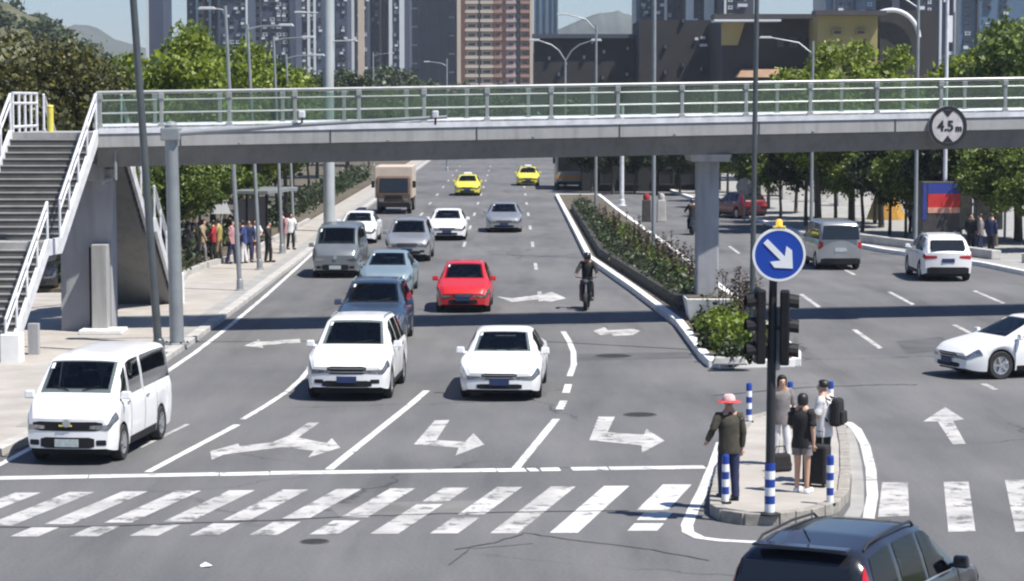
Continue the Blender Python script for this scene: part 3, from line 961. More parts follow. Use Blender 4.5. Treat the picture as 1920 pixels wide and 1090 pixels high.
class Body:
    def __init__(s, L, W, top, belt, wr, zb, wheels, nose=.20, tail=.12, noselen=.7, taillen=.5, sm=.07, bow=.15):
        s.__dict__.update(L=L, W=W, top=top, belt=belt, wrk=wr, zb=zb, wheels=wheels, nose=nose, tail=tail, bow=bow, nl=noselen, tl=taillen, sm=sm)
        xf, xr, r = wheels
        xs = set()
        n = int(L / .085)
        for i in range(n + 1): xs.add(round(-L / 2 + L * i / n, 4))
        ra = r + .055
        for xc in (xf, xr):
            for k in range(13):
                xs.add(round(xc - ra * math.cos(math.pi * k / 12), 4))
            xs.add(round(xc - ra - .004, 4)); xs.add(round(xc + ra + .004, 4))
        s.xs = sorted(x for x in xs if -L / 2 <= x <= L / 2)
    def bottom(s, x):
        xf, xr, r = s.wheels
        z = s.zb
        e = (abs(x) - (s.L / 2 - .5)) / .5
        if e > 0: z += .07 * e * e
        ra = r + .055
        for xc in (xf, xr):
            d = abs(x - xc)
            if d <= ra + 1e-4: z = max(z, r + math.sqrt(max(0, ra * ra - d * d)))
        return z
    def w(s, x):
        u = max(0, (x - (s.L / 2 - s.nl)) / s.nl); v = max(0, (-s.L / 2 + s.tl - x) / s.tl)
        return s.W * (1 - s.nose * u * u - s.tail * v * v)
    def half(s, x):
        zb, zl, zt, W = s.bottom(x), psm(s.belt, x, s.sm), psm(s.top, x, s.sm), s.w(x)
        wr = min(psm(s.wrk, x, s.sm), W * .93)
        zl = min(zl, zt - .012)
        zb = min(zb, zl - .05)
        p = []
        for t, k in ((0, .955), (.3, .99), (.6, 1.0), (.86, .99), (1, .958)):
            p.append((W * k, zb + (zl - zb) * t))
        h = zt - zl
        y0 = W * .94
        for gq in (.07, .46, .85):
            p.append((y0 + (wr - y0) * (gq ** 1.25), zl + h * gq))
        for k, q in ((.95, .945), (.82, .978), (.45, .996), (0, 1.0)):
            p.append((wr * k, zl + h * q))
        return p
    def bx(s, x, y):
        u = min(1.0, max(0, (abs(x) - (s.L / 2 - .9)) / .9))
        return x - math.copysign(1, x) * s.bow * (y / s.W) ** 2 * u * u
    def S(s, x, v, side):
        h = s.half(x)
        i = min(int(v), len(h) - 2); f = v - i
        y_ = side * (h[i][0] + (h[i + 1][0] - h[i][0]) * f)
        return Vector((s.bx(x, y_), y_, h[i][1] + (h[i + 1][1] - h[i][1]) * f))
    def mesh(s, m, open_top=(), open_side=()):
        mb = MB()
        rings = []
        for x in s.xs:
            h = s.half(x)
            rings.append([(s.bx(x, y), y, z) for y, z in h] + [(s.bx(x, y), -y, z) for y, z in reversed(h[:-1])])
        n = len(rings[0])
        vs = [v for r in rings for v in r]
        fs = []
        for i in range(len(rings) - 1):
            xa, xb = s.xs[i], s.xs[i + 1]
            for j in range(n - 1):
                hj = j if j < 11 else 21 - j
                cut = False
                if hj >= 9:
                    cut = any(a + .02 <= xa and xb <= b - .02 for a, b in open_top)
                elif hj in (5, 6):
                    f = .25 if hj == 5 else .75
                    cut = any(w[0] + (w[2] - w[0]) * f <= xa and xb <= w[1] + (w[3] - w[1]) * f for w in open_side)
                if not cut: fs.append((i * n + j, i * n + j + 1, (i + 1) * n + j + 1, (i + 1) * n + j))
        mb.add(vs, fs)
        for xe in (s.xs[0], s.xs[-1]):
            h = s.half(xe)
            K = 12
            vs = []
            for y, z in h:
                for k in range(K + 1):
                    yy = y * (1 - 2 * k / K)
                    vs.append((s.bx(xe, yy), yy, z))
            mb.add(vs, [(j * (K + 1) + k, j * (K + 1) + k + 1, (j + 1) * (K + 1) + k + 1, (j + 1) * (K + 1) + k) for j in range(len(h) - 1) for k in range(K)])
        return mb.mesh('body', m, 32)
    def patch(s, x0a, x1a, x0b, x1b, va, vb, side, off=.007, nx=10, nvv=5):
        g_ = []
        for i in range(nx + 1):
            row = []
            for j in range(nvv + 1):
                fv = j / nvv; v = va + (vb - va) * fv
                xa, xb = x0a + (x0b - x0a) * fv, x1a + (x1b - x1a) * fv
                x = xa + (xb - xa) * i / nx
                p = s.S(x, v, side)
                e = .01
                du = s.S(min(x + e, s.L / 2), v, side) - s.S(max(x - e, -s.L / 2), v, side)
                dv = s.S(x, min(v + .05, 10.99), side) - s.S(x, max(v - .05, 0), side)
                nrm = du.cross(dv)
                if nrm.length < 1e-9: nrm = Vector((0, side, 0))
                nrm.normalize()
                if nrm.dot(p - Vector((x * .8, 0, .5))) < 0: nrm = -nrm
                row.append(p + nrm * off)
            g_.append(row)
        return g_
    def grid(s, mb, g_):
        n = len(g_[0])
        mb.add([p for r in g_ for p in r], [(i * n + j, (i + 1) * n + j, (i + 1) * n + j + 1, i * n + j + 1) for i in range(len(g_) - 1) for j in range(n - 1)])
    def topglass(s, xa, xb, v=8.3, off=.007):
        """screen over the full width between two stations"""
        mb = MB()
        l = s.patch(xa, xb, xa, xb, v, 10.99, 1, off, 12, 5)
        r = s.patch(xa, xb, xa, xb, v, 10.99, -1, off, 12, 5)
        rows = [a + b[::-1] for a, b in zip(l, r)]
        s.grid(mb, rows)
        return mb

def corner_light(B, end, side, depth, v0, v1, inner, off=.008):
    """lamp wrapping the corner of the body: a side patch and a front / rear face"""
    mb = MB()
    xe = end * B.L / 2
    xi = xe - end * depth
    vm = (v0 + v1) / 2
    g_ = B.patch(xi, xe, xi + end * depth * .25, xe, v0, v1, side, off, 6, 3)
    B.grid(mb, g_)
    a, b = B.S(xe, v0, side), B.S(xe, v1, side)
    yi = side * B.w(xe) * inner
    K = 5
    vs = []
    for k in range(K + 1):
        f = k / K
        y0, y1 = a.y + side * off * (1 - f) + (yi - a.y) * f, b.y + side * off * (1 - f) + (yi - b.y) * f
        vs += [(B.bx(xe, y0) + end * off, y0, a.z + (b.z - a.z) * .3 * f), (B.bx(xe, y1) + end * off, y1, b.z - .012 * f)]
    mb.add(vs, [(2 * k, 2 * k + 1, 2 * k + 3, 2 * k + 2) for k in range(K)])
    return mb

def vehicle(name, label, B, paint, loc, heading, glass=(), screens=(), lamps=(), group=None, extras=None, rimm='rim', spokes=5, cat='car', seams=(), plate='plate_blue', mirror_x=None, trim='black_plastic', handles=()):
    root = thing(name, label, cat, loc, heading, group)
    glass = [tuple(g[:4]) + (min(g[4], 5.0),) + tuple(g[5:]) for g in glass]
    ot = [a for nm, a in screens if abs(a[1] - a[0]) > .4]
    link('body', B.mesh(paint, ot, glass), root)
    if screens:
        fx = screens[0][1][0] - .38
        zb_ = psm(B.belt, 0)
        zr = psm(B.top, fx)
        MB().box((fx - .55, 0, (.54 + zb_ - .22) / 2), (2.6, B.W * 1.7, zb_ - .22 - .54)).build('cabin_floor', 'black_plastic', root)
        sh_ = min(zr - .22, zb_ + .42)
        for sx, m_s in ((fx, 'seat_grey'), (fx - .95, 'seat_grey')):
            for sd in (1, -1):
                st = MB().hexa([(sx - .16, sd * .37 - .24, zb_ - .3), (sx + .02, sd * .37 - .24, zb_ - .3), (sx + .02, sd * .37 + .24, zb_ - .3), (sx - .16, sd * .37 + .24, zb_ - .3),
                                (sx - .28, sd * .37 - .2, sh_ - .12), (sx - .14, sd * .37 - .2, sh_ - .12), (sx - .14, sd * .37 + .2, sh_ - .12), (sx - .28, sd * .37 + .2, sh_ - .12)]).build('seat', m_s, root, bevel=.03)
                MB().box((sx - .22, sd * .37, sh_ + .01), (.09, .26, .18)).build('headrest', m_s, st, bevel=.03)
        MB().lathe([(.17, -.012), (.19, 0), (.17, .012), (.15, 0), (.17, -.012)], 18, 'X', (fx + .52, .36, zb_ + .02)).build('steering_wheel', 'black_plastic', root, smooth=60)
    xf, xr, r = B.wheels
    Wd = .22
    # dark underbody that fills the arches
    MB().box((0, 0, .36), (B.L - .5, B.W * 1.62, .36)).build('underbody', 'black_plastic', root)
    for xc in (xf, xr):
        for sd in (1, -1):
            ty, rm, dk = wheel_meshes(r, Wd, spokes, rimm)
            w = link('wheel', ty, root, (xc, sd * (B.W * .985 - Wd / 2), r), 0 if sd > 0 else math.pi)
            link('rim', rm, w)
    if screens:
        xa, xb = screens[0][1][1], screens[0][1][0]
        B.topglass(xa - .16, xa - .03, 8.8, -.06).build('dashboard', 'dash_grey', root)
        mb = MB(); B.grid(mb, B.patch(xb + .05, xb + .17, xb + .05, xb + .17, 8.6, 9.1, -1, .009, 2, 2)); mb.build('sticker', 'sign_white', root)
    for nm, a in screens:
        B.topglass(*a).build(nm, 'cabin_glass' if abs(a[1] - a[0]) > .4 else 'car_glass', root, smooth=60)
    for a in glass:
        for sd in (1, -1):
            mb = MB(); B.grid(mb, B.patch(*a, sd))
            mb.build('side_window', 'cabin_glass', root, smooth=60)
    for nm, m, end, depth, v0, v1, inner in lamps:
        for sd in (1, -1):
            corner_light(B, end, sd, depth, v0, v1, inner).build(nm, m, root, smooth=40)
    for x0, va, vb in seams:
        for sd in (1, -1):
            mb = MB(); B.grid(mb, B.patch(x0 - .008, x0 + .008, x0 - .008, x0 + .008, va, vb, sd, .004, 1, 8))
            mb.build('door_seam', trim, root)
    for hx, hv in handles:
        for sd in (1, -1):
            p = B.S(hx, hv, sd)
            MB().box(p + Vector((0, sd * .015, 0)), (.2, .035, .035)).build('door_handle', 'rim' if paint != 'car_black' else 'black_plastic', root, bevel=.01)
    for sd in (1, -1):                # dark sill strip
        mb = MB(); B.grid(mb, B.patch(xr + r + .1, xf - r - .1, xr + r + .1, xf - r - .1, 0.0, .55, sd, .006, 8, 2))
        mb.build('sill', trim, root)
    if screens:
        xa = screens[0][1][1]
        for yy in (.28, -.3):
            p0, p1 = B.S(xa - .03, 10.99 - (abs(yy) - .1) * 2, 1 if yy > 0 else -1), B.S(xa - .12, 9.6, 1 if yy > 0 else -1)
            MB().tube([p0 + Vector((0, 0, .02)), p1 + Vector((0.02, 0, .025))], .01, 5).build('wiper', 'black_plastic', root)
    if mirror_x is not None:
        for sd in (1, -1):
            p = B.S(mirror_x, 5.2, sd)
            mb = MB().box(p + Vector((0, sd * .12, .07)), (.11, .2, .15), taper=.85)
            mb.box(p + Vector((0, sd * .02, .02)), (.06, .12, .05))
            mb.build('mirror', paint, root, bevel=.03)
    if extras:
        extras(root, B)
    return root

def fstrip(B, w, h, z, off=.006, end=1, x=None, yc=0.0, t=.03):
    xe = end * B.L / 2 if x is None else x
    K = 10
    vs, fs = [], []
    for k in range(K + 1):
        y = yc + w * (k / K - .5)
        xo = B.bx(xe, y)
        hh = h if 0 < k < K else h * .72
        vs += [(xo + end * off, y, z - hh / 2), (xo + end * off, y, z + hh / 2), (xo - end * t, y, z + hh / 2), (xo - end * t, y, z - hh / 2)]
    for k in range(K):
        a, b = 4 * k, 4 * k + 4
        fs += [(a, a + 1, b + 1, b), (a + 1, a + 2, b + 2, b + 1), (a + 3, b + 3, b + 2, a + 2), (a, b, b + 3, a + 3)]
    fs += [(0, 3, 2, 1), (4 * K, 4 * K + 1, 4 * K + 2, 4 * K + 3)]
    return MB().add(vs, fs)
def front_face(root, B, grille=None, intake=None, plate_z=None, plate='plate_blue', badge_z=None, grille_m='black_plastic', fogs=None):
    x = B.L / 2
    if grille: fstrip(B, grille[0], grille[1], grille[2]).build('grille', grille_m, root)
    if grille:
        for k in (-1, 1):
            fstrip(B, grille[0] * .94, .014, grille[2] + k * grille[1] * .22, .014).build('grille_bar', 'rim', root)
    if intake: fstrip(B, intake[0], intake[1], intake[2]).build('air_intake', 'black_plastic', root)
    if plate_z: MB().box((x + .024, 0, plate_z), (.014, .44, .14)).build('number_plate', plate, root)
    if badge_z: MB().lathe([(0, .034), (.07, .034), (.075, .02)], 16, 'X', (x, 0, badge_z)).build('badge', 'rim', root)
    if fogs:
        for sd in (1, -1): fstrip(B, fogs[2], fogs[3], fogs[1], yc=sd * fogs[0]).build('fog_lamp', 'black_plastic', root)
def rear_face(root, B, plate_z, bumper=None, plate='plate_blue'):
    x = -B.L / 2
    MB().box((x - .006, 0, plate_z), (.02, .46, .15)).build('number_plate', plate, root)
    if bumper: fstrip(B, B.w(x) * 1.86, bumper[1], bumper[0], .02, -1).build('bumper', 'black_plastic', root)

def sedan(scale=1.0):
    return Body(4.75, .91, [(-2.38, .86), (-2.3, 1.02), (-1.65, 1.06), (-.95, 1.36), (-.35, 1.45), (.25, 1.43), (1.15, 1.0), (1.25, .965), (2.15, .80), (2.32, .70), (2.38, .60)],
                [(-2.38, .80), (-2.2, .93), (-1, .93), (1.2, .90), (2.1, .74), (2.38, .56)],
                [(-2.38, .66), (-1.7, .70), (-1.0, .60), (-.3, .60), (.3, .58), (1.1, .70), (1.4, .74), (2.38, .62)], .20, (1.42, -1.38, .335))
def hatch():
    return Body(4.1, .86, [(-2.05, .95), (-1.98, 1.05), (-1.6, 1.42), (-1.0, 1.50), (.1, 1.49), (.98, 1.04), (1.08, 1.0), (1.8, .82), (2.0, .68), (2.05, .58)],
                [(-2.05, .82), (-1.9, .95), (1.0, .92), (1.8, .76), (2.05, .55)],
                [(-2.05, .66), (-1.6, .60), (-1, .58), (.1, .57), (1.0, .68), (1.3, .70), (2.05, .58)], .2, (1.28, -1.25, .31))
def suv():
    return Body(4.65, .94, [(-2.33, 1.02), (-2.27, 1.12), (-1.95, 1.56), (-1.4, 1.69), (-.2, 1.71), (.2, 1.68), (1.02, 1.17), (1.12, 1.13), (2.05, .98), (2.25, .86), (2.33, .74)],
                [(-2.33, .95), (-2.1, 1.08), (1.1, 1.04), (2.05, .92), (2.33, .70)],
                [(-2.33, .74), (-1.9, .66), (-1.2, .66), (.2, .64), (1.0, .76), (1.4, .80), (2.33, .72)], .25, (1.42, -1.35, .37), nose=.16)
def minivan(L=5.1, H=1.98, W=.96):
    h = L / 2
    return Body(L, W, [(-h, 1.15), (-h + .05, 1.5), (-h + .16, H - .09), (-h + .45, H - .02), (-h + 1.3, H), (h - 1.7, H - .01), (h - 1.30, H - .07), (h - .60, 1.28), (h - .53, 1.23), (h - .14, 1.05), (h - .04, .94), (h, .80)],
                [(-h, 1.08), (-h + .2, 1.14), (h - .6, 1.10), (h - .15, .92), (h, .74)],
                [(-h, .83 * W), (-h + .3, .81 * W), (h - 1.5, .79 * W), (h - .6, .85 * W), (h - .4, .87 * W), (h, .77 * W)], .24, (h - .86, -h + .98, .33), nose=.12, tail=.05, noselen=.5, taillen=.3, bow=.12)

CARL = {}
def std_sedan(name, label, paint, loc, heading, kind='sedan', group=None, extra=None, cat='car', plate='plate_blue', rear=True, dims=()):
    if kind == 'sedan':
        B = sedan()
        gl = [(-1.12, -.12, -.85, -.12, 5.25, 7.0), (-.03, 1.0, -.03, .42, 5.25, 7.0)]
        sc = [('windscreen', (.36, 1.16)), ('rear_window', (-1.62, -.98))]
        lamps = [('headlight', 'head_lamp', 1, .42, 2.3, 3.9, .42), ('tail_light', 'tail_red', -1, .3, 2.6, 3.9, .42)]
        def ex(r, b):
            front_face(r, b, (.78, .13, .56), (1.0, .11, .34), .44, plate)
            rear_face(r, b, .62, (.34, .16), plate)
            if extra: extra(r, b)
        return vehicle(name, label, B, paint, loc, heading, gl, sc, lamps, group, ex, cat=cat, mirror_x=.95, seams=((1.05, .6, 4.9), (-.08, .2, 4.9), (-1.05, .9, 4.9)), handles=((.15, 3.3), (-.95, 3.3)))
    if kind == 'hatch':
        B = hatch()
        gl = [(-1.35, -.22, -1.2, -.22, 5.25, 7.0), (-.12, .85, -.12, .25, 5.25, 7.0)]
        sc = [('windscreen', (.2, 1.0)), ('rear_window', (-1.95, -1.6))]
        lamps = [('headlight', 'head_lamp', 1, .42, 2.4, 3.9, .45), ('tail_light', 'tail_red', -1, .16, 2.6, 4.0, .6)]
        def ex(r, b):
            front_face(r, b, (.6, .10, .57), (.9, .14, .36), .46, plate)
            rear_face(r, b, .66, (.36, .18), plate)
            if extra: extra(r, b)
        return vehicle(name, label, B, paint, loc, heading, gl, sc, lamps, group, ex, cat=cat, mirror_x=.85, seams=((.95, .6, 4.9), (-.16, .2, 4.9)), handles=((.02, 3.3), (-1.0, 3.3)))
    if kind == 'suv':
        B = suv()
        gl = [(-1.0, -.18, -.95, -.18, 5.2, 7.05), (-.08, .86, -.08, .3, 5.2, 7.05), (-1.85, -1.1, -1.65, -1.05, 5.2, 7.0)]
        sc = [('windscreen', (.28, 1.06)), ('rear_window', (-2.22, -1.98))]
        lamps = [('headlight', 'head_lamp', 1, .4, 2.5, 3.9, .46), ('tail_light', 'tail_red', -1, .22, 2.7, 4.0, .5)]
        def ex(r, b):
            front_face(r, b, (.86, .17, .70), (1.1, .14, .40), .5, plate, fogs=(.62, .45, .2, .09))
            rear_face(r, b, .78, (.42, .24), plate)
            for sd in (1, -1):
                pts = [b.S(x, 8.0, sd) + Vector((0, 0, .05)) for x in (-1.6, -.9, 0, .1)]
                pts[0].z -= .05; pts[-1].z -= .05
                MB().tube(pts, .018, 6).build('roof_rail', 'grey_steel', r, smooth=50)
            if extra: extra(r, b)
        return vehicle(name, label, B, paint, loc, heading, gl, sc, lamps, group, ex, cat=cat, mirror_x=.85, seams=((.98, .6, 4.9), (-.13, .2, 4.9), (-1.05, .9, 4.9)), handles=((.05, 3.3), (-.95, 3.3)))
    if kind == 'van':
        B = minivan(*dims)
        h = B.L / 2
        gl = [(-h + .22, h - 2.4, -h + .28, h - 2.4, 5.15, 7.0), (h - 2.25, h - 1.4, h - 2.25, h - 1.4, 5.15, 7.0), (h - 1.28, h - .66, h - 1.28, h - 1.1, 5.15, 6.9)]
        sc = [('windscreen', (h - 1.26, h - .58)), ('rear_window', (-h + .05, -h + .15))]
        lamps = [('headlight', 'head_lamp', 1, .42, 2.5, 3.7, .56), ('tail_light', 'tail_red', -1, .12, 2.2, 5.2, .82)]
        def ex(r, b):
            front_face(r, b, None, (1.0, .2, .42), .42, 'plate_pale', .78, fogs=(.62, .42, .18, .1))
            rear_face(r, b, .8, (.36, .22), plate)
            if extra: extra(r, b)
        return vehicle(name, label, B, paint, loc, heading, gl, sc, lamps, group, ex, cat=cat, mirror_x=h - .74, seams=((h - .62, 1.5, 4.9), (h - 1.34, .6, 7.2), (h - 2.32, .2, 7.2), (-.9, .8, 4.9)), handles=((h - 1.15, 3.2), (h - 2.5, 3.2)))

def rear_glass_panel(root, B, z0, z1, y, x, lean=.0, m='car_glass'):
    MB().add([(x, -y, z0), (x, y, z0), (x + lean, y * .93, z1), (x + lean, -y * .93, z1), (x + .02, -y, z0), (x + .02, y, z0), (x + lean + .02, y * .93, z1), (x + lean + .02, -y * .93, z1)],
             [(0, 1, 2, 3), (4, 7, 6, 5), (0, 4, 5, 1), (1, 5, 6, 2), (2, 6, 7, 3), (3, 7, 4, 0)]).build('rear_window', m, root)

def at(px, py, z=0.0):
    p = G(px, py, z); return (p.x, p.y, 0.0)

# white van at the left, nose towards the camera
vd = math.atan2(-3.0, -.33)
def van_ex(r, b):
    # sticker on the windscreen edge and dark band between the head lamps
    x = b.L / 2
    fstrip(b, 1.3, .17, .72, .005).build('grille_band', 'black_plastic', r)
    MB().box((x + .02, -.02, .735), (.02, .24, .03)).build('trim_badge', 'yellow_paint', r)
fw = G(126, 874)
ctr = fw - Vector((math.cos(vd), math.sin(vd), 0)) * 2.3
std_sedan('white_van', 'white passenger van with dark windows waiting by the left kerb', 'car_white', (ctr.x, ctr.y, 0), vd, 'van', extra=van_ex, cat='van', dims=(4.6, 1.90, .85))

def facing(px, py, heading_deg, half_len):       # front bumper at that image point, heading in degrees from +X
    a = math.radians(heading_deg)
    f = G(px, py)
    return (f.x - math.cos(a) * half_len, f.y - math.sin(a) * half_len, 0.0), a

l, a = facing(650, 754, -93, 2.3)
std_sedan('white_suv', 'white sport utility car, first in its lane behind the left arrow', 'car_white', l, a, 'suv', cat='car')
l, a = facing(936, 754, -93, 2.35)
std_sedan('white_car', 'white saloon car, first in the middle lane before the stop line', 'car_white', l, a, 'sedan')
l, a = facing(694, 655, -91, 2.3)
std_sedan('blue_suv', 'dark blue sport utility car waiting close behind the white one', 'car_blue', l, a, 'suv')
l, a = facing(722, 557, -91, 2.3)
std_sedan('blue_grey_car', 'pale blue grey saloon car behind the dark blue one', 'car_paleblue', l, a, 'sedan')
l, a = facing(628, 523, -91, 2.5)
std_sedan('grey_van', 'grey van in the queue near the left kerb', 'car_grey', l, a, 'van', cat='van', dims=(4.8, 1.95, .9))
l, a = facing(763, 492, -91, 2.3)
std_sedan('silver_suv', 'silver sport utility car in the middle of the queue', 'car_silver', l, a, 'suv')
l, a = facing(668, 458, -91, 2.3)
std_sedan('white_car', 'white saloon car in the queue in front of the truck', 'car_white', l, a, 'sedan')
l, a = facing(868, 588, -91, 2.05)
std_sedan('red_car', 'bright red hatchback car driving under the footbridge', 'car_red', l, a, 'hatch')
l, a = facing(838, 452, -90, 2.3)
std_sedan('white_car', 'white saloon car following behind the red hatchback', 'car_white', l, a, 'sedan')
l, a = facing(945, 437, -90, 2.35)
std_sedan('silver_car', 'silver saloon car alone in the lane beyond the red car', 'car_silver', l, a, 'sedan')
def taxi_top(r, b):
    MB().box((-.1, 0, 1.53), (.22, .6, .14), taper=.85).build('roof_light', 'sign_white', r, bevel=.02)
l, a = facing(876, 368, -90, 2.35)
std_sedan('yellow_taxi', 'yellow taxi far up the middle lane', 'car_yellow', l, a, 'sedan', extra=taxi_top, cat='taxi')
l, a = facing(990, 349, -90, 2.35)
std_sedan('yellow_taxi', 'farther yellow taxi close to the median planting', 'car_yellow', l, a, 'sedan', extra=taxi_top, cat='taxi')

# truck in the queue
def truck(name, label, loc, rz, cabm, boxm, L=7.0, H=3.1, cat='truck'):
    r = thing(name, label, cat, loc, rz)
    h = L / 2
    cab = MB()
    prof = [(h, .55), (h + .02, 1.2), (h - .28, 2.15), (h - .5, 2.3), (h - 1.75, 2.32), (h - 1.75, .55)]
    n = len(prof)
    cab.add([(x, .98, z) for x, z in prof] + [(x, -.98, z) for x, z in prof], [tuple(range(n)), tuple(reversed(range(n, 2 * n)))] + [(i, (i + 1) % n, n + (i + 1) % n, n + i) for i in range(n)])
    cab.build('cab', cabm, r, bevel=.06)
    MB().hexa([(h + .025, -.86, 1.28), (h + .025, .86, 1.28), (h - .02, .86, 1.28), (h - .02, -.86, 1.28), (h - .25, -.82, 2.1), (h - .25, .82, 2.1), (h - .3, .82, 2.1), (h - .3, -.82, 2.1)]).build('windscreen', 'car_glass', r)
    MB().box((h - .25 - L * .38, 0, 1.85), (L * .72, 2.2, H - 1.25)).build('cargo_box', boxm, r, bevel=.03)
    MB().box((-.3, 0, .75), (L - .4, .9, .3)).build('chassis', 'black_plastic', r)
    MB().box((h + .05, 0, .55), (.12, 1.9, .28)).build('bumper', 'black_plastic', r, bevel=.03)
    MB().box((h + .03, 0, 1.0), (.03, 1.0, .22)).build('grille', 'black_plastic', r)
    for sd in (1, -1):
        MB().box((h + .05, sd * .72, .82), (.06, .3, .2)).build('headlight', 'head_lamp', r, bevel=.02)
        MB().box((h - .1, sd * 1.2, 1.75), (.1, .2, .4)).build('mirror', 'black_plastic', r, bevel=.02)
        MB().box((h - 1.0, sd * .985, 1.75), (.8, .02, .6)).build('side_window', 'car_glass', r)
        for xc in (h - 1.0, -h + 1.3):
            ty, rm, dk = wheel_meshes(.45, .26, 6)
            w = link('wheel', ty, r, (xc, sd * .88, .45), 0 if sd > 0 else math.pi)
            link('rim', rm, w)
    return r
mat('truck_dark', (0.10, 0.065, 0.045), .5, var=.2)
mat('truck_box', (0.52, 0.44, 0.36), .6, var=.12)
mat('bus_white', (0.30, 0.29, 0.27), .4, var=.08, coat=.3)
mat('bus_orange', (0.55, 0.24, 0.05), .45, var=.08)
g_ = G(738, 402)
truck('box_truck', 'dark cab box truck standing in the queue on the left lanes', (g_.x, g_.y + 3.5, 0), -math.pi / 2, 'truck_dark', 'truck_box', 7.0, 3.1)
g_ = G(1080, 356)
b = thing('city_bus', 'white and orange bus far off beside the median planting', 'bus', (g_.x - .3, g_.y + 4, 0), -math.pi / 2)
MB().box((0, 0, 1.75), (9, 2.4, 2.7)).build('body', 'bus_white', b, bevel=.12)
MB().box((4.51, 0, 2.0), (.03, 2.1, 1.2)).build('windscreen', 'car_glass', b, bevel=.05)
MB().box((4.52, 0, 2.95), (.03, 1.6, .22)).build('destination_board', 'sign_black', b)
MB().box((4.53, 0, .95), (.03, 2.3, .32)).build('stripe', 'bus_orange', b)
MB().box((4.55, 0, .5), (.06, 2.3, .25)).build('bumper', 'black_plastic', b, bevel=.02)
for sd in (1, -1):
    MB().box((4.55, sd * .9, .78), (.03, .3, .16)).build('headlight', 'head_lamp', b)
    MB().box((4.4, sd * 1.35, 2.2), (.1, .18, .45)).build('mirror', 'black_plastic', b)
    for xc in (3.0, -2.6):
        ty, rm, dk = wheel_meshes(.48, .26, 6)
        w = link('wheel', ty, b, (xc, sd * 1.06, .48), 0 if sd > 0 else math.pi); link('rim', rm, w)
    for k in range(5):
        MB().box((3.2 - k * 1.65, sd * 1.205, 2.1), (1.45, .02, .95)).build('side_window', 'car_glass', b)

# vehicles on the right carriageway
def sv_ex(r, b):
    rear_glass_panel(r, b, 1.2, 1.72, .74, -b.L / 2 - .012, .05)
B_ = None
l, a = facing(1572, 507, 92, 0)
std_sedan('silver_minivan', 'silver minivan driving away on the right carriageway', 'car_silver', (l[0], l[1] + 2.3, 0), a, 'van', extra=sv_ex, cat='van', plate='plate_pale', dims=(4.7, 1.92, .88))
def ws_ex(r, b):
    rear_glass_panel(r, b, 1.14, 1.52, .62, -b.L / 2 + .06, .26)
l, a = facing(1778, 529, 90, 0)
std_sedan('white_suv', 'white rounded sport utility car driving away near the right pavement', 'car_white', (l[0], l[1] + 2.33, 0), a, 'suv', extra=ws_ex)
g_ = G(1868, 712)
a = math.radians(180 + 21)
std_sedan('white_sedan', 'white saloon car turning across the junction at the right edge', 'car_white', (g_.x - math.cos(a) * 1.42 - .2, g_.y - math.sin(a) * 1.42 + .85, 0), a, 'sedan')
l, a = facing(1384, 430, -75, 0)
std_sedan('red_car', 'dark red car parked under the trees beyond the pillar', 'car_maroon', (P(1386, 400, 138).x, 138, 0), math.radians(112), 'hatch')
# parked car behind the stairs
g_ = G(95, 600)
std_sedan('parked_car', 'dark car parked beyond the staircase foot', 'car_black', (P(88, 560, 84).x - .5, 84, .13), math.radians(-80), 'sedan')

# black people carrier at the lower right, rear to the camera
def blk():
    return Body(4.6, .92, [(-2.3, 1.02), (-2.25, 1.2), (-2.1, 1.55), (-1.9, 1.66), (-1.2, 1.72), (-.2, 1.71), (.25, 1.66), (1.05, 1.16), (1.15, 1.1), (2.0, .93), (2.22, .82), (2.3, .72)],
                [(-2.3, .95), (-2.1, 1.03), (1.1, 1.0), (2.0, .86), (2.3, .68)],
                [(-2.3, .76), (-1.95, .66), (-1.2, .64), (.2, .62), (1.05, .74), (1.4, .78), (2.3, .7)], .25, (1.38, -1.3, .34), nose=.16, tail=.06)
def blk_ex(r, b):
    rear_face(r, b, .8, (.4, .3))
    rear_glass_panel(r, b, 1.1, 1.52, .66, -b.L / 2 - .004, .13)
    for sd in (1, -1):
        # tall lamps on the rear corners
        mb = MB(); b.grid(mb, b.patch(-2.29, -2.12, -2.2, -2.02, 3.0, 7.2, sd, .012, 4, 10))
        mb.build('tail_light', 'tail_red', r, smooth=50)
        MB().box((-2.31, sd * .76, 1.02), (.03, .12, .5)).build('tail_light', 'tail_red', r, bevel=.02)
        pts = [b.S(x, 8.0, sd) + Vector((0, 0, .055)) for x in (-1.75, -1.6, -.7, .0, .12)]
        pts[0].z -= .05; pts[-1].z -= .05
        MB().tube(pts, .016, 8).build('roof_rail', 'dark_steel', r, smooth=50)
        mb = MB(); b.grid(mb, b.patch(-1.9, .95, -1.9, .95, 4.55, 4.95, sd, .008, 16, 1))
        mb.build('window_trim', 'rim', r)
    MB().box((-2.02, 0, 1.685), (.2, 1.1, .03)).build('roof_spoiler', 'car_black', r, bevel=.01)
    MB().tube([(-1.75, 0, 1.70), (-1.95, 0, 1.86)], .01, 6).build('antenna', 'black_plastic', r)
a = math.radians(90 - 27)
Bk = blk()
vehicle('black_people_carrier', 'black people carrier with red tail lamps at the bottom right', Bk, 'car_black', (4.12, 28.35, 0), a,
        [(-.95, -.14, -.95, -.14, 5.2, 7.05), (-.04, .86, -.04, .34, 5.2, 7.05), (-1.95, -1.08, -1.8, -1.06, 5.2, 7.0)],
        [('windscreen', (.3, 1.08))], [('headlight', 'head_lamp', 1, .4, 2.5, 3.9, .46)], None, blk_ex, mirror_x=.85,
        seams=((.98, .6, 4.9), (-.09, .2, 4.9), (-1.02, .9, 4.9)), handles=((.08, 3.3), (-.9, 3.3)))
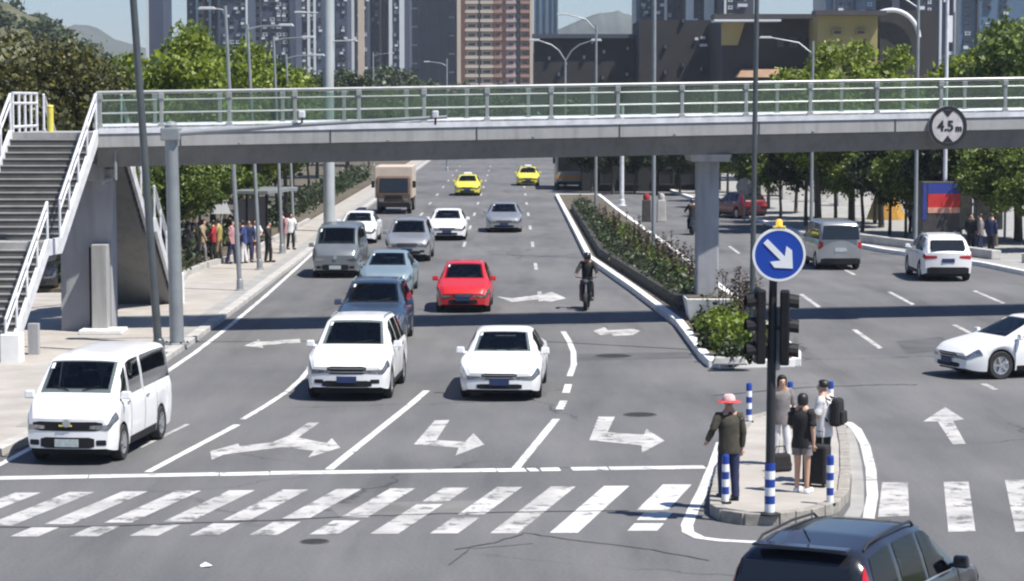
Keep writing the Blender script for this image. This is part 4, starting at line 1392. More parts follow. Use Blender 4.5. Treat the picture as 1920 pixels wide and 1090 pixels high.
# ------------------------------------------------------------------ people
def skin_mesh(verts, edges, radii, m, root=0, sub=2):
    me = bpy.data.meshes.new('sk')
    me.from_pydata([tuple(v) for v in verts], edges, [])
    o = bpy.data.objects.new('sk', me); COL.objects.link(o)
    sk = o.modifiers.new('s', 'SKIN')
    sk.use_smooth_shade = True
    sv = me.skin_vertices[0].data
    for i, r in enumerate(radii):
        sv[i].radius = r if isinstance(r, tuple) else (r, r)
        sv[i].use_root = (i == root)
    ss = o.modifiers.new('u', 'SUBSURF'); ss.levels = sub; ss.render_levels = sub
    dg = bpy.context.evaluated_depsgraph_get(); dg.update()
    out = bpy.data.meshes.new_from_object(o.evaluated_get(dg))
    bpy.data.objects.remove(o)
    out.materials.clear(); out.materials.append(MATS[m])
    out.polygons.foreach_set('use_smooth', [True] * len(out.polygons))
    return out

class Chain:
    def __init__(s): s.v, s.e, s.r = [], [], []
    def add(s, p, r, parent=None):
        s.v.append(Vector(p)); s.r.append(r)
        i = len(s.v) - 1
        if parent is not None: s.e.append((parent, i))
        return i

def person(label, loc, rz, h=1.68, top='cloth_white', legs='cloth_navy', arms=None, stride=.06, lean=0.0, short_legs=False, skirt=None, long_sleeve=True, hair='hair', hat=None, hairlen='short', shoes='sign_black', fingers=True, sub=2, sit=False, sole=0.0):
    """facing +x, standing at loc; arms: two (elbow, wrist) offsets from the shoulder"""
    s = h / 1.70
    root = thing('person', label, 'person', (loc[0], loc[1], loc[2]), rz)
    lx = math.sin(lean)
    pel, chs, nek = Vector((0, 0, .94)), Vector((.22 * lx, 0, 1.24)), Vector((.42 * lx + .0, 0, 1.44))
    hd = nek + Vector((.03 + .1 * lx, 0, .12)); ht = hd + Vector((.005, 0, .105))
    sh = [nek + Vector((-.01, y, -.05)) for y in (.175, -.175)]
    if arms is None: arms = [((.02, .05, -.28), (.10, .05, -.52)), ((-.03, -.05, -.28), (.05, -.04, -.53))]
    el = [sh[i] + Vector(arms[i][0]) for i in (0, 1)]
    wr = [sh[i] + Vector(arms[i][1]) for i in (0, 1)]
    hip = [Vector((0, .09, .90)), Vector((0, -.09, .90))]
    if sit:
        pel = Vector((-.05, 0, .80)); hip = [Vector((0, .1, .78)), Vector((0, -.1, .78))]
        kne = [Vector((.36, .16, .70)), Vector((.36, -.16, .70))]; ank = [Vector((.22, .17, .30)), Vector((.22, -.17, .30))]
    else:
        kne = [Vector((.03 + stride * .6, .095, .50)), Vector((.02 - stride * .5, -.095, .50))]
        ank = [Vector((stride, .10, .085)), Vector((-stride, -.10, .085))]
    toe = [a + Vector((.17, .015 * (1 if i == 0 else -1), -.045)) for i, a in enumerate(ank)]
    S = lambda v: v * s
    # body
    c = Chain()
    p = c.add(S(pel), (.09 * s, .075 * s)); q = c.add(S(chs), (.095 * s, .075 * s), p); n = c.add(S(nek), .058 * s, q)
    hb = c.add(S(hd + Vector((0, 0, -.045))), .062 * s, n); hm = c.add(S(hd + Vector((.0, 0, .03))), (.078 * s, .092 * s), hb); c.add(S(ht), (.066 * s, .078 * s), hm)
    nz = c.add(S(hd + Vector((.105, 0, .0))), .016 * s, hm)
    for i in (0, 1):
        a1 = c.add(S(sh[i]), .058 * s, q if False else n); a2 = c.add(S(el[i]), .042 * s, a1); a3 = c.add(S(wr[i]), .028 * s, a2)
        d = (wr[i] - el[i]).normalized()
        sd = 1 if i == 0 else -1
        side = Vector((0, 0, 1)).cross(d)
        side = side.normalized() if side.length > .1 else Vector((1, 0, 0))
        pm = c.add(S(wr[i] + d * .075), (.034 * s, .02 * s), a3)
        if fingers:
            for k, (ln, off) in enumerate(((.075, -.03), (.085, -.01), (.08, .01), (.062, .03))):
                f1 = c.add(S(wr[i] + d * (.075 + ln * .5) + side * off), .0095 * s, pm)
                c.add(S(wr[i] + d * (.075 + ln * .9) + side * off + Vector((.015, -sd * .012, 0))), .008 * s, f1)
            th = c.add(S(wr[i] + d * .06 - side * .045), .011 * s, pm)
            c.add(S(wr[i] + d * .095 - side * .055), .009 * s, th)
        k1 = c.add(S(hip[i]), .09 * s, p); k2 = c.add(S(kne[i]), .062 * s, k1); k3 = c.add(S(ank[i]), .042 * s, k2); c.add(S(toe[i]), .036 * s, k3)
    link('body', skin_mesh(c.v, c.e, c.r, 'skin', 0, 1 if fingers else 1), root)
    # upper garment: one loft from hem to collar, sleeves sewn in
    rr = random.Random(int(abs(loc[0]) * 100 + abs(loc[1]) * 10))
    def crv(p0, p1, p2, r0, r1, r2, m=4):
        pts, rad = [], []
        for k in range(m + 1):
            f = k / m; pts.append(p0.lerp(p1, f)); rad.append(r0 + (r1 - r0) * f)
        for k in range(1, m + 1):
            f = k / m; pts.append(p1.lerp(p2, f)); rad.append(r1 + (r2 - r1) * f)
        return pts, [q_ * rr.uniform(.94, 1.07) for q_ in rad]
    def loft(mb, rings, n=16):
        vs = []
        for c_, rx, ry in rings:
            for k in range(n):
                an = 2 * math.pi * k / n
                w_ = 1 + .025 * math.sin(3 * an + c_.z * 19) + rr.uniform(-.012, .012)
                vs.append(c_ + Vector((rx * math.cos(an) * w_, ry * math.sin(an) * w_, 0)))
        m_r = len(rings)
        mb.add(vs, [(j * n + k, j * n + (k + 1) % n, (j + 1) * n + (k + 1) % n, (j + 1) * n + k) for j in range(m_r - 1) for k in range(n)] + [tuple(range((m_r - 1) * n, m_r * n))])
    mb = MB()
    d0 = pel.lerp(chs, .5)
    loft(mb, [(S(pel + Vector((0, 0, -.16))), .135 * s, .185 * s), (S(pel + Vector((0, 0, -.10))), .14 * s, .19 * s), (S(pel + Vector((0, 0, .03))), .128 * s, .175 * s), (S(d0 + Vector((0, 0, .02))), .125 * s, .172 * s),
              (S(chs), .135 * s, .188 * s), (S(chs.lerp(nek, .45)), .13 * s, .198 * s), (S(chs.lerp(nek, .78)), .10 * s, .178 * s), (S(nek + Vector((0, 0, -.015))), .07 * s, .085 * s), (S(nek + Vector((0, 0, .025))), .06 * s, .065 * s)])
    for i in (0, 1):
        inn = sh[i] + Vector((0, -.06 if i == 0 else .06, .0))
        if long_sleeve:
            pts, rad = crv(S(sh[i]), S(el[i]), S(el[i].lerp(wr[i], .95)), .082 * s, .062 * s, .046 * s)
        else:
            mid_ = sh[i].lerp(el[i], .45)
            pts, rad = crv(S(sh[i]), S(mid_), S(sh[i].lerp(el[i], .85)), .082 * s, .07 * s, .07 * s)
        mb.tube([S(inn)] + pts, [.07 * s] + rad, 10)
    mb.build('top', top, root, smooth=75)
    # lower garment
    if skirt:
        mb = MB().lathe([(.13 * s, .98 * s), (.155 * s, .9 * s), (.19 * s, .76 * s), (.205 * s, .64 * s), (.195 * s, .645 * s)], 18)
        mb.build('skirt', skirt, root, smooth=60)
    else:
        mb = MB()
        loft(mb, [(S(pel + Vector((0, 0, -.16))), .115 * s, .165 * s), (S(pel + Vector((0, 0, -.06))), .12 * s, .168 * s), (S(pel + Vector((0, 0, .05))), .11 * s, .155 * s)])
        for i in (0, 1):
            if short_legs:
                pts, rad = crv(S(hip[i] + Vector((0, 0, -.02))), S(hip[i].lerp(kne[i], .3)), S(hip[i].lerp(kne[i], .6)), .098 * s, .1 * s, .098 * s)
            else:
                pts, rad = crv(S(hip[i] + Vector((0, 0, -.02))), S(kne[i]), S(ank[i] + Vector((-.01, 0, -.02))), .098 * s, .078 * s, .062 * s)
            mb.tube(pts, rad, 10)
        mb.build('trousers', legs, root, smooth=75)
    for i in (0, 1):
        mb = MB()
        a_, t_ = S(ank[i]), S(toe[i])
        mid = (a_ + t_) / 2
        mb.box((mid.x - .01, mid.y, (mid.z) - .02 * s), (.27 * s, .10 * s, .085 * s), taper=.85)
        o = mb.build('shoe', shoes, root, bevel=.025)
        if not sit:
            zmin = min(v[2] for v in mb.v)
            o.location.z = -zmin
    # hair, eyes, hat
    hc = S(hd + Vector((-.012, 0, .055)))
    mb = MB()
    lo = -.02 if hairlen == 'short' else (-.10 if hairlen == 'mid' else -.24)
    prof = [(0, .102), (.05, .094), (.085, .062), (.102, .02), (.10, lo * .6), (.09, lo), (.05, lo)]
    mb.lathe([(r * s, z * s) for r, z in prof], 18, 'Z', hc)
    vs = []
    for v in mb.v:                    # keep the face free
        x, y, z = v[0] - hc.x, v[1], v[2] - hc.z
        if x > .03 * s and z < .045 * s: x = .03 * s * (1 if abs(y) > .06 * s else .2)
        vs.append((x * 1.06 + hc.x, y * .93, v[2]))
    mb.v = vs
    mb.build('hair', hair, root, smooth=60)
    for sd in (1, -1):
        MB().box(S(hd + Vector((.088, sd * .034, .03))), (.012, .022, .012)).build('eye', 'hair', root)
    if hat:
        mb = MB().lathe([(0, .135), (.06, .13), (.095, .10), (.108, .03)], 20, 'Z', hc).lathe([(.105, .035), (.2, .015), (.205, .008), (.10, .02)], 20, 'Z', hc, 1)
        mb.build('sun_hat', hat, root, smooth=50)
    return root

mat('cloth_white', (0.66, 0.66, 0.66), .85, var=.12, scale=9, bump=.3)
mat('cloth_black', (0.014, 0.014, 0.016), .85, var=.3, scale=9, bump=.3)
mat('cloth_olive', (0.055, 0.05, 0.036), .85, var=.35, scale=9, bump=.3)
mat('cloth_navy', (0.018, 0.026, 0.075), .85, var=.3, scale=9, bump=.3)
mat('cloth_grey', (0.19, 0.175, 0.175), .85, var=.25, scale=9, bump=.3)
mat('cloth_pink', (0.40, 0.22, 0.24), .85, var=.2, scale=9, bump=.3)
mat('cloth_red', (0.34, 0.03, 0.04), .85, var=.25, scale=9, bump=.3)
mat('cloth_tan', (0.28, 0.22, 0.14), .85, var=.2, scale=9, bump=.3)
mat('cloth_blue', (0.035, 0.06, 0.20), .85, var=.2, scale=9, bump=.3)
mat('cloth_yellow', (0.36, 0.29, 0.10), .85, var=.2, scale=9, bump=.3)
mat('hat_pale', (0.62, 0.42, 0.42), .8, var=.3, scale=12)
mat('hat_red', (0.48, 0.05, 0.06), .8, var=.5, scale=10)
IZ = 0.155
def onisl(px, py):
    p = G(px, py, IZ); return (p.x, p.y, IZ)
person('person in a red sun hat and olive jacket on the refuge island', onisl(1366, 938), math.radians(100), 1.68, 'cloth_olive', 'cloth_navy', hat=['hat_pale', 'hat_red'],
       arms=[((-.04, .13, -.25), (.10, .16, -.40)), ((.0, -.06, -.28), (.03, -.05, -.53))])
person('woman in a black top and grey shorts with bare legs waiting on the island', onisl(1503, 924), math.radians(60), 1.64, 'cloth_black', 'cloth_grey', short_legs=True, long_sleeve=False, hairlen='mid', shoes='sign_white', stride=.02,
       arms=[((.05, .05, -.27), (.26, .02, -.34)), ((-.04, -.04, -.27), (.02, -.03, -.53))])
pm = person('man in a white shirt wearing a black backpack on the island', onisl(1544, 905), math.radians(150), 1.74, 'cloth_white', 'cloth_black', long_sleeve=False, stride=.03,
            arms=[((.06, .05, -.27), (.28, .0, -.38)), ((.05, -.05, -.27), (.26, -.05, -.42))])
bpk = thing('backpack', 'black backpack on the back of the man in the white shirt', 'backpack', (pm.location.x - math.cos(math.radians(150)) * .24, pm.location.y - math.sin(math.radians(150)) * .24, IZ + 1.0), math.radians(150))
MB().box((0, 0, .22), (.2, .32, .48), taper=.82).build('bag_body', 'cloth_black', bpk, bevel=.06)
MB().box((-.11, 0, .14), (.08, .24, .22), taper=.85).build('pocket', 'cloth_black', bpk, bevel=.03)
for sd in (1, -1): MB().tube([(.08, sd * .11, .42), (.2, sd * .13, .47), (.3, sd * .13, .3), (.12, sd * .14, .06)], .018, 6).build('strap', 'cloth_black', bpk, smooth=50)
person('person in a pale grey top half hidden behind the signal post', onisl(1464, 872), math.radians(-80), 1.6, 'cloth_grey', 'cloth_white', long_sleeve=False, hairlen='long',
       arms=[((.03, .06, -.27), (.10, .07, -.52)), ((.03, -.06, -.27), (.12, -.06, -.50))])
sc = onisl(1531, 912)
su = thing('suitcase', 'upright black suitcase beside the bare legged woman', 'suitcase', sc, math.radians(60))
MB().box((0, 0, .38), (.28, .44, .66)).build('shell', 'cloth_black', su, bevel=.05)
for sx in (.09, -.09):
    for sy in (.16, -.16): MB().lathe([(0, -.015), (.04, -.015), (.04, .015), (0, .015)], 12, 'Y', (sx, sy, .04)).build('caster', 'black_plastic', su)
MB().tube([(0, .1, .7), (0, .1, .98), (0, -.1, .98), (0, -.1, .7)], .012, 6).build('pull_handle', 'rim', su, smooth=50)
hb_ = onisl(1463, 884)
hb = thing('handbag', 'black holdall standing by the signal post on the island', 'bag', hb_, math.radians(20))
MB().box((0, 0, .16), (.4, .22, .32), taper=.85).build('bag_body', 'cloth_black', hb, bevel=.05)
MB().tube([(-.12, 0, .3), (-.08, 0, .44), (.08, 0, .44), (.12, 0, .3)], .012, 6).build('bag_handle', 'cloth_black', hb, smooth=50)

# crowd on the left pavement and others
crowd = [(352, 505, 'cloth_grey', 'cloth_black', 'in grey at the left end of the pavement crowd'), (378, 498, 'cloth_tan', 'cloth_grey', 'in a long beige coat on the left pavement'),
         (411, 494, 'cloth_yellow', 'cloth_tan', 'in a yellow top below the white triangular sign'), (400, 495, 'cloth_red', 'cloth_black', 'in dark red beside the yellow top'),
         (434, 495, 'cloth_pink', 'cloth_navy', 'in a pink top left of the nearest lamp post'), (458, 494, 'cloth_blue', 'cloth_white', 'in a blue top just right of the nearest lamp post'),
         (466, 492, 'cloth_navy', 'cloth_navy', 'in navy clothes between two lamp posts'), (478, 488, 'cloth_white', 'cloth_red', 'in a white shirt and red skirt by the second lamp post'),
         (503, 492, 'cloth_black', 'cloth_black', 'in black walking on the left pavement'), (532, 474, 'cloth_pink', 'cloth_grey', 'in pink far along the left pavement'),
         (545, 468, 'cloth_white', 'cloth_black', 'in white at the far end of the left pavement'), (366, 490, 'cloth_black', 'cloth_navy', 'in dark clothes beside the hedge on the left')]
for i, (px, py, a, b, lab) in enumerate(crowd):
    q = G(px, py, .13)
    person('pedestrian ' + lab, (q.x, q.y, .13 if not (q.x < -11.3) else .26), R.uniform(0, 6.28), R.uniform(1.58, 1.76), a, b, fingers=False, sub=1, hairlen=R.choice(['short', 'mid']), long_sleeve=R.random() < .5, stride=R.uniform(.0, .16), lean=R.uniform(-.05, .16),
           arms=R.choice([None, [((.1, .06, -.25), (.3, .02, -.2)), ((-.03, -.05, -.28), (.05, -.04, -.53))], [((.06, .12, -.25), (.22, .0, -.36)), ((.06, -.12, -.25), (.22, .0, -.38))], [((-.1, .05, -.26), (-.08, .05, -.52)), ((.12, -.05, -.25), (.24, -.05, -.46))]]))
for px, py, a, b, lab in ((1820, 470, 'cloth_black', 'cloth_black', 'standing dark in front of the right bus shelter'), (1858, 478, 'cloth_navy', 'cloth_black', 'in navy beside the right bus shelter'),
                          (1706, 437, 'cloth_grey', 'cloth_black', 'in grey beside the orange tent'), (1838, 476, 'cloth_grey', 'cloth_navy', 'in grey between the others at the bus shelter')):
    q = G(px, py, .15)
    person('pedestrian ' + lab, (q.x, q.y, .15), R.uniform(0, 6.28), R.uniform(1.6, 1.75), a, b, fingers=False, sub=1)

def motorbike(label, loc, rz, paint, rider_label, top, group=None):
    r = thing('motor_scooter', label, 'scooter', loc, rz)
    for xc in (.62, -.62):
        MB().lathe([(.15, -.05), (.26, -.06), (.29, -.02), (.29, .02), (.26, .06), (.15, .05)], 20, 'Y', (xc, 0, .29)).lathe([(0, .03), (.16, .04), (.16, -.04), (0, -.03)], 16, 'Y', (xc, 0, .29), 1).build('wheel', ['tyre', 'rim'], r, smooth=40)
    MB().hexa([(-.8, -.14, .45), (-.05, -.15, .35), (-.05, .15, .35), (-.8, .14, .45), (-.85, -.1, .78), (-.05, -.12, .72), (-.05, .12, .72), (-.85, .1, .78)]).build('rear_body', paint, r, bevel=.05)
    MB().box((0.1, 0, .3), (.5, .28, .08)).build('footboard', 'black_plastic', r, bevel=.02)
    MB().hexa([(.32, -.2, .3), (.45, -.12, .28), (.45, .12, .28), (.32, .2, .3), (.42, -.2, .98), (.52, -.1, .95), (.52, .1, .95), (.42, .2, .98)]).build('leg_shield', paint, r, bevel=.03)
    MB().box((-.4, 0, .81), (.7, .26, .09)).build('seat', 'cloth_black', r, bevel=.03)
    MB().tube([(.62, 0, .3), (.45, 0, .98)], .03, 8).build('fork', 'rim', r)
    MB().tube([(.36, .33, 1.05), (.44, .1, 1.02), (.44, -.1, 1.02), (.36, -.33, 1.05)], .016, 6).build('handlebar', 'black_plastic', r)
    MB().lathe([(0, .06), (.07, .05), (.08, 0)], 14, 'X', (.5, 0, .92)).build('headlight', 'head_lamp', r)
    p = person(rider_label, (loc[0] - math.cos(rz) * .3, loc[1] - math.sin(rz) * .3, .06), rz, 1.7, top, 'cloth_black', sit=True, fingers=False, sub=1,
               arms=[((.2, .12, -.2), (.5, .16, -.32)), ((.2, -.12, -.2), (.5, -.16, -.32))], hat=None)
    MB().lathe([(0, .13), (.08, .11), (.125, .04), (.12, -.08), (.1, -.1)], 18, 'Z', (.05, 0, 1.62)).build('helmet', paint, p, smooth=60)
q = G(1100, 580)
motorbike('dark motor scooter riding beside the median', (q.x, q.y, 0), math.radians(-95), 'car_black', 'scooter rider in dark jacket and helmet beside the median', 'cloth_black')
q = G(1297, 440)
motorbike('small dark scooter far off left of the pillar', (q.x, q.y, 0), math.radians(90), 'car_blue', 'scooter rider far off left of the bridge pillar', 'cloth_black')

# ------------------------------------------------------------------ signs, signals, posts
def bollard(label, px, py, hgt=.76):
    q = G(px, py, IZ)
    r = thing('striped_bollard', label, 'bollard', (q.x, q.y, IZ), 0, 'blue and white posts on the island')
    MB().lathe([(0, 0), (.10, 0), (.10, .025), (.06, .035)], 16).build('base_plate', 'black_plastic', r)
    nb = 6
    for k in range(nb):
        z0, z1 = .03 + (hgt - .03) * k / nb, .03 + (hgt - .03) * (k + 1) / nb
        MB().lathe([(.0, z0), (.058, z0), (.058, z1), (0, z1)], 16).build('band', 'bollard_blue' if k % 2 else 'sign_white', r, smooth=40)
    MB().lathe([(.058, hgt), (.05, hgt + .03), (0, hgt + .04)], 16).build('cap', 'bollard_blue', r, smooth=60)
bollard('striped post behind the person in the red hat, back left of the island', 1404, 792)
bollard('striped post behind the signal post at the back of the island', 1481, 789)
bollard('striped post at the back right corner of the island', 1557, 788)
bollard('striped post in front of the person in the red hat', 1360, 944)
bollard('striped post at the front right of the island beside the suitcase', 1556, 946)
bp_ = G(1443, 966, IZ)
ts = thing('traffic_signal', 'black signal post with two signal heads standing on the refuge island', 'traffic signal', (bp_.x, bp_.y, IZ))
MB().tube([(0, 0, 0), (.01, 0, 2.4), (.03, 0, 4.0)], [.075, .07, .06], 14).build('post', 'dark_steel', ts, smooth=50)
MB().lathe([(0, 0), (.16, 0), (.16, .03), (.08, .05)], 16).build('base_plate', 'dark_steel', ts)
for k in range(6):
    z0, z1 = .05 + .13 * k, .05 + .13 * (k + 1)
    MB().lathe([(.082, z0), (.082, z1)], 16).build('band', 'bollard_blue' if k % 2 else 'sign_white', ts, smooth=40)
mat('lens_red', (0.35, 0.01, 0.01), .2, var=0, emit=1.2)
mat('lens_off', (0.03, 0.03, 0.025), .2, var=.1)
def head(x, y, z, sgn, yaw):
    M = Matrix.Rotation(yaw, 3, 'Z')
    o = MB().box((x, y, z), (.15, .32, 1.16), M).build('signal_head', 'black_plastic', ts, bevel=.03)
    for k in range(3):
        zz = z + .38 - .38 * k
        mb = MB()
        pts = []
        for j in range(9):
            an = math.pi * (-.12 + 1.24 * j / 8)
            pts.append((math.cos(an) * .15, math.sin(an) * .15))
        vs = [M @ Vector((sgn * .075, a, b)) + Vector((x, y, zz)) for a, b in pts] + [M @ Vector((sgn * .22, a * .95, b * .95 - .02)) + Vector((x, y, zz)) for a, b in pts]
        mb.add(vs, [(j, j + 1, 10 + j, 9 + j) for j in range(8)])
        ob = mb.build('visor', 'black_plastic', o)
        sm = ob.modifiers.new('t', 'SOLIDIFY'); sm.thickness = .012
        MB().lathe([(0, .012), (.1, .008), (.125, 0)], 16, 'X', (0, 0, 0)).build('lens', 'lens_red' if (sgn > 0 and k == 2) else 'lens_off', o, loc=M @ Vector((sgn * .08, 0, 0)) + Vector((x, y, zz)), rz=yaw if sgn > 0 else yaw + math.pi)
    MB().box(((x + 0) / 2, y / 2, z), (abs(x), .05, .06)).build('bracket', 'dark_steel', ts)
head(-.185, .0, 2.96, -1, .12)
head(.21, .0, 2.94, 1, -.12)
MB().box((.12, .16, 2.75), (.09, .07, 1.0)).build('white_housing', 'white_steel', ts, bevel=.02)
ks = thing('keep_right_sign', 'round blue sign with white arrow pointing down right and yellow lamp on top', 'sign', (bp_.x + .10, bp_.y - .11, IZ + 4.08))
MB().lathe([(0, -.015), (.40, -.015), (.40, .012), (0, .012)], 44, 'Y').build('disc', 'sign_blue', ks)
MB().lathe([(.375, -.017), (.375, -.021), (.41, -.021), (.415, .014), (.395, .016)], 44, 'Y').build('rim_band', 'sign_white', ks)
c45 = math.sqrt(.5)
def rot(a, b):                        # arrow drawn along +a, turned to point down right
    return ((a + b) * c45, (-a + b) * c45)
ar = [(-.30, .045), (.08, .045), (-.02, .175), (.09, .19), (.30, .0), (.09, -.19), (-.02, -.175), (.08, -.045), (-.30, -.045)]
pts = [rot(a, b) for a, b in ar]
n = len(pts)
MB().add([(x, -.026, z) for x, z in pts] + [(x, -.016, z) for x, z in pts], [tuple(range(n)), tuple(reversed(range(n, 2 * n)))] + [(i, (i + 1) % n, n + (i + 1) % n, n + i) for i in range(n)]).build('arrow', 'sign_white', ks)
mat('amber', (0.85, 0.42, 0.05), .3, var=.05, emit=.6)
MB().lathe([(0, .11), (.03, .108), (.05, .08), (.055, .0), (.0, .0)], 16, 'Z', (0, .02, .44)).build('warning_lamp', 'amber', ks, smooth=50)
MB().box((0, .02, .425), (.2, .09, .04)).build('lamp_base', 'yellow_paint', ks, bevel=.01)
for z in (.2, -.2): MB().box((-.04, .05, z), (.3, .06, .05)).build('clamp', 'dark_steel', ks)

def lamp_post(label, x, y, z0, H, arms=(), r0=.085, r1=.055, top=None, m='pole_steel', lean=0.0, base=True, name='lamp_post', cat='lamp post'):
    r = thing(name, label, cat, (x, y, z0))
    MB().tube([(lean * k / 4, 0, H * k / 4) for k in range(5)], [r0 + (r1 - r0) * k / 4 for k in range(5)], 12).build('pole', m, r, smooth=50)
    if base:
        MB().lathe([(0, .0), (r0 * 2.2, 0), (r0 * 2.2, .03), (r0 * 1.4, .05), (r0 * 1.35, .35), (r0, .4)], 12).build('base', m, r, smooth=40)
    for (dx, dy, zz, rise) in arms:
        ln = math.hypot(dx, dy)
        u = Vector((dx / ln, dy / ln, 0))
        o = Vector((lean * zz / H, 0, zz))
        MB().tube([o, o + u * ln * .35 + Vector((0, 0, rise * .7)), o + u * ln + Vector((0, 0, rise))], [.04, .035, .03], 8).build('arm', m, r, smooth=50)
        e = o + u * (ln + .28) + Vector((0, 0, rise + .02))
        M = Matrix.Rotation(math.atan2(dy, dx), 3, 'Z')
        MB().box(e, (.62, .22, .10), M, taper=.8).build('lamp_head', 'lamp_grey', r, bevel=.02)
    return r
def at_base(px, py, z=0.0): return G(px, py, z)
q = at_base(298, 664, .13)
lamp_post('tall dark thin pole on the left pavement in front of the staircases', q.x, q.y, .13, 15, (), .11, .08, lean=-.62 * 15 / 10.2, m='pole_dark')
q = at_base(332, 646, .13)
gp = thing('mast_arm_pole', 'thick grey mast pole with an arm reaching along the footbridge', 'pole', (q.x, q.y, .13))
MB().tube([(0, 0, 0), (-.1, 0, 5.85)], [.19, .17], 18).build('pole', 'grey_steel', gp, smooth=50)
MB().lathe([(0, 0), (.34, 0), (.34, .04), (.21, .06)], 16).build('base_plate', 'grey_steel', gp)
for k in range(6):
    MB().lathe([(0, .09), (.03, .09), (.03, .03)], 6, 'Z', (.28 * math.cos(k * 1.047), .28 * math.sin(k * 1.047), 0)).build('bolt', 'dark_steel', gp)
MB().tube([(-.1, -.02, 5.6), (3.4, .3, 5.85), (7.2, .55, 6.05)], [.075, .06, .045], 12).build('mast_arm', 'pole_steel', gp, smooth=50)
MB().lathe([(.17, 5.86), (.1, 5.93), (0, 5.95)], 16, 'Z', (-.1, 0, 0)).build('cap', 'grey_steel', gp, smooth=50)
MB().box((-.1, 0, 5.6), (.5, .5, .34)).build('arm_flange', 'grey_steel', gp, bevel=.03)
for xk in (3.35, 6.9):
    MB().box((xk, .28, 6.12), (.16, .4, .2)).build('camera_housing', 'white_steel', gp, bevel=.03)
    MB().tube([(xk, .28, 5.84), (xk, .28, 6.05)], .03, 8).build('camera_stem', 'dark_steel', gp)
mat('pale_mast', (0.40, 0.43, 0.44), .5, var=.12, scale=1)
# lamp posts on the left pavement
q = at_base(450, 545, .13); lamp_post('slim lamp post nearest on the left pavement beyond the footbridge', q.x, q.y, .13, 9.7, ((-.35, 0, 9.5, .1),), lean=-.42)
q = at_base(487, 506, .13); lamp_post('second slim lamp post on the left pavement', q.x, q.y, .13, 9.4, ((1.2, -.1, 9.2, .15),), lean=-.4)
q = at_base(529, 476, .13); lamp_post('third slim lamp post on the left pavement', q.x, q.y, .13, 9.2, ((1.2, -.1, 9.0, .15),), lean=-.3)
q = at_base(551, 455, .13); lamp_post('farthest slim lamp post on the left pavement', q.x, q.y, .13, 8.6, ((1.2, -.1, 8.4, .15),), lean=-.3)
mm = lamp_post('tall white monopole mast standing behind the footbridge', P(616, 200, 121).x, 121, .13, 19, ((.9, -.2, 9.4, .05), (-1.1, 0, 10.8, .05)), .29, .25, m='pale_mast', name='monopole', cat='mast')
# lamp posts on the median and the right
q = at_base(1225, 488); lamp_post('tall lamp post on the median left of the bridge pillar', q.x, q.y, .16, 13, (), .085, .07)
q = at_base(1117, 414); lamp_post('lamp post on the median behind the bus', q.x, q.y, .16, 10.6, ((-1.6, 0, 10.3, .9),), .09, .06)
q = at_base(1409, 662); lamp_post('tall thin pole on the median nose beside the blue sign', q.x, q.y, .16, 13.5, (), .075, .055, lean=.10, m='pole_dark')
q = at_base(1310, 470); lamp_post('thin grey pole close to the bridge pillar', q.x, q.y, .16, 5.8, (), .06, .05)
def double_lamp(label, px, ytop, d, H0, s=1.0):
    p = P(px, ytop, d)
    r = thing('double_lamp_post', label, 'lamp post', (p.x, d, 0))
    H = p.z
    MB().tube([(0, 0, 0), (0, 0, H)], [.14 * s, .08 * s], 10).build('pole', 'pole_steel', r, smooth=50)
    for sd in (1, -1):
        MB().tube([(0, 0, H - .1), (sd * .5 * s, 0, H + .7 * s), (sd * 1.1 * s, 0, H + 1.15 * s), (sd * 2.0 * s, 0, H + 1.45 * s)], [.06 * s, .055 * s, .05 * s, .04 * s], 8).build('arm', 'pole_steel', r, smooth=50)
        MB().box((sd * 2.4 * s, 0, H + 1.52 * s), (.9 * s, .3 * s, .18 * s), taper=.8).build('lamp_head', 'lamp_grey', r, bevel=.03)
double_lamp('double armed street lamp right of the tan tower above the footbridge', 1060, 112, 190, 10)
q = P(830, 200, 210)
lamp_post('far street lamp with an arm in front of the dark slab block', P(838, 200, 230).x, 230, 0, 10.6, ((-1.6, 0, 9.9, .4),), .1, .07)
lamp_post('far street lamp in front of the navy towers', P(700, 200, 240).x, 240, 0, 11.4, ((1.5, 0, 11.0, .3),), .1, .07)
lamp_post('white slim post with signal box far off on the right carriageway', P(1166, 330, 150).x, 150, .16, 6.2, (), .14, .12, m='white_steel')
p_ = P(1500, 130, 95)
lamp_post('curved lamp standing on the right between the trees', P(1522, 330, 112).x, 112, .15, 9.2, ((-1.9, 0, 8.6, .75),), .09, .06)
lamp_post('street lamp with long arm above the right trees', P(1718, 330, 104).x, 104, .15, 11.3, ((-2.4, 0, 10.4, .8),), .09, .06)
lamp_post('pale pole at the right pavement beside the white banner', P(1772, 330, 108).x, 108, .15, 13.0, (), .10, .07, m='white_steel')
# ------------------------------------------------------------------ vegetation
leaf_mat('leaf_green', (0.026, 0.050, 0.010), (0.19, 0.26, 0.04), .3)
leaf_mat('leaf_bright', (0.05, 0.085, 0.012), (0.32, 0.40, 0.045), .4)
leaf_mat('leaf_olive', (0.024, 0.032, 0.010), (0.15, 0.145, 0.035), .25)
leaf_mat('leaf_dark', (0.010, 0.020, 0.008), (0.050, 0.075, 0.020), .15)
leaf_mat('leaf_lime', (0.10, 0.15, 0.012), (0.28, 0.36, 0.04), .3)
leaf_mat('canna_leaf', (0.030, 0.014, 0.012), (0.075, 0.055, 0.028), .15)
leaf_mat('far_foliage', (0.030, 0.050, 0.022), (0.085, 0.11, 0.045), .1)
leaf_mat('leaf_dry', (0.09, 0.075, 0.03), (0.21, 0.18, 0.08), .2)

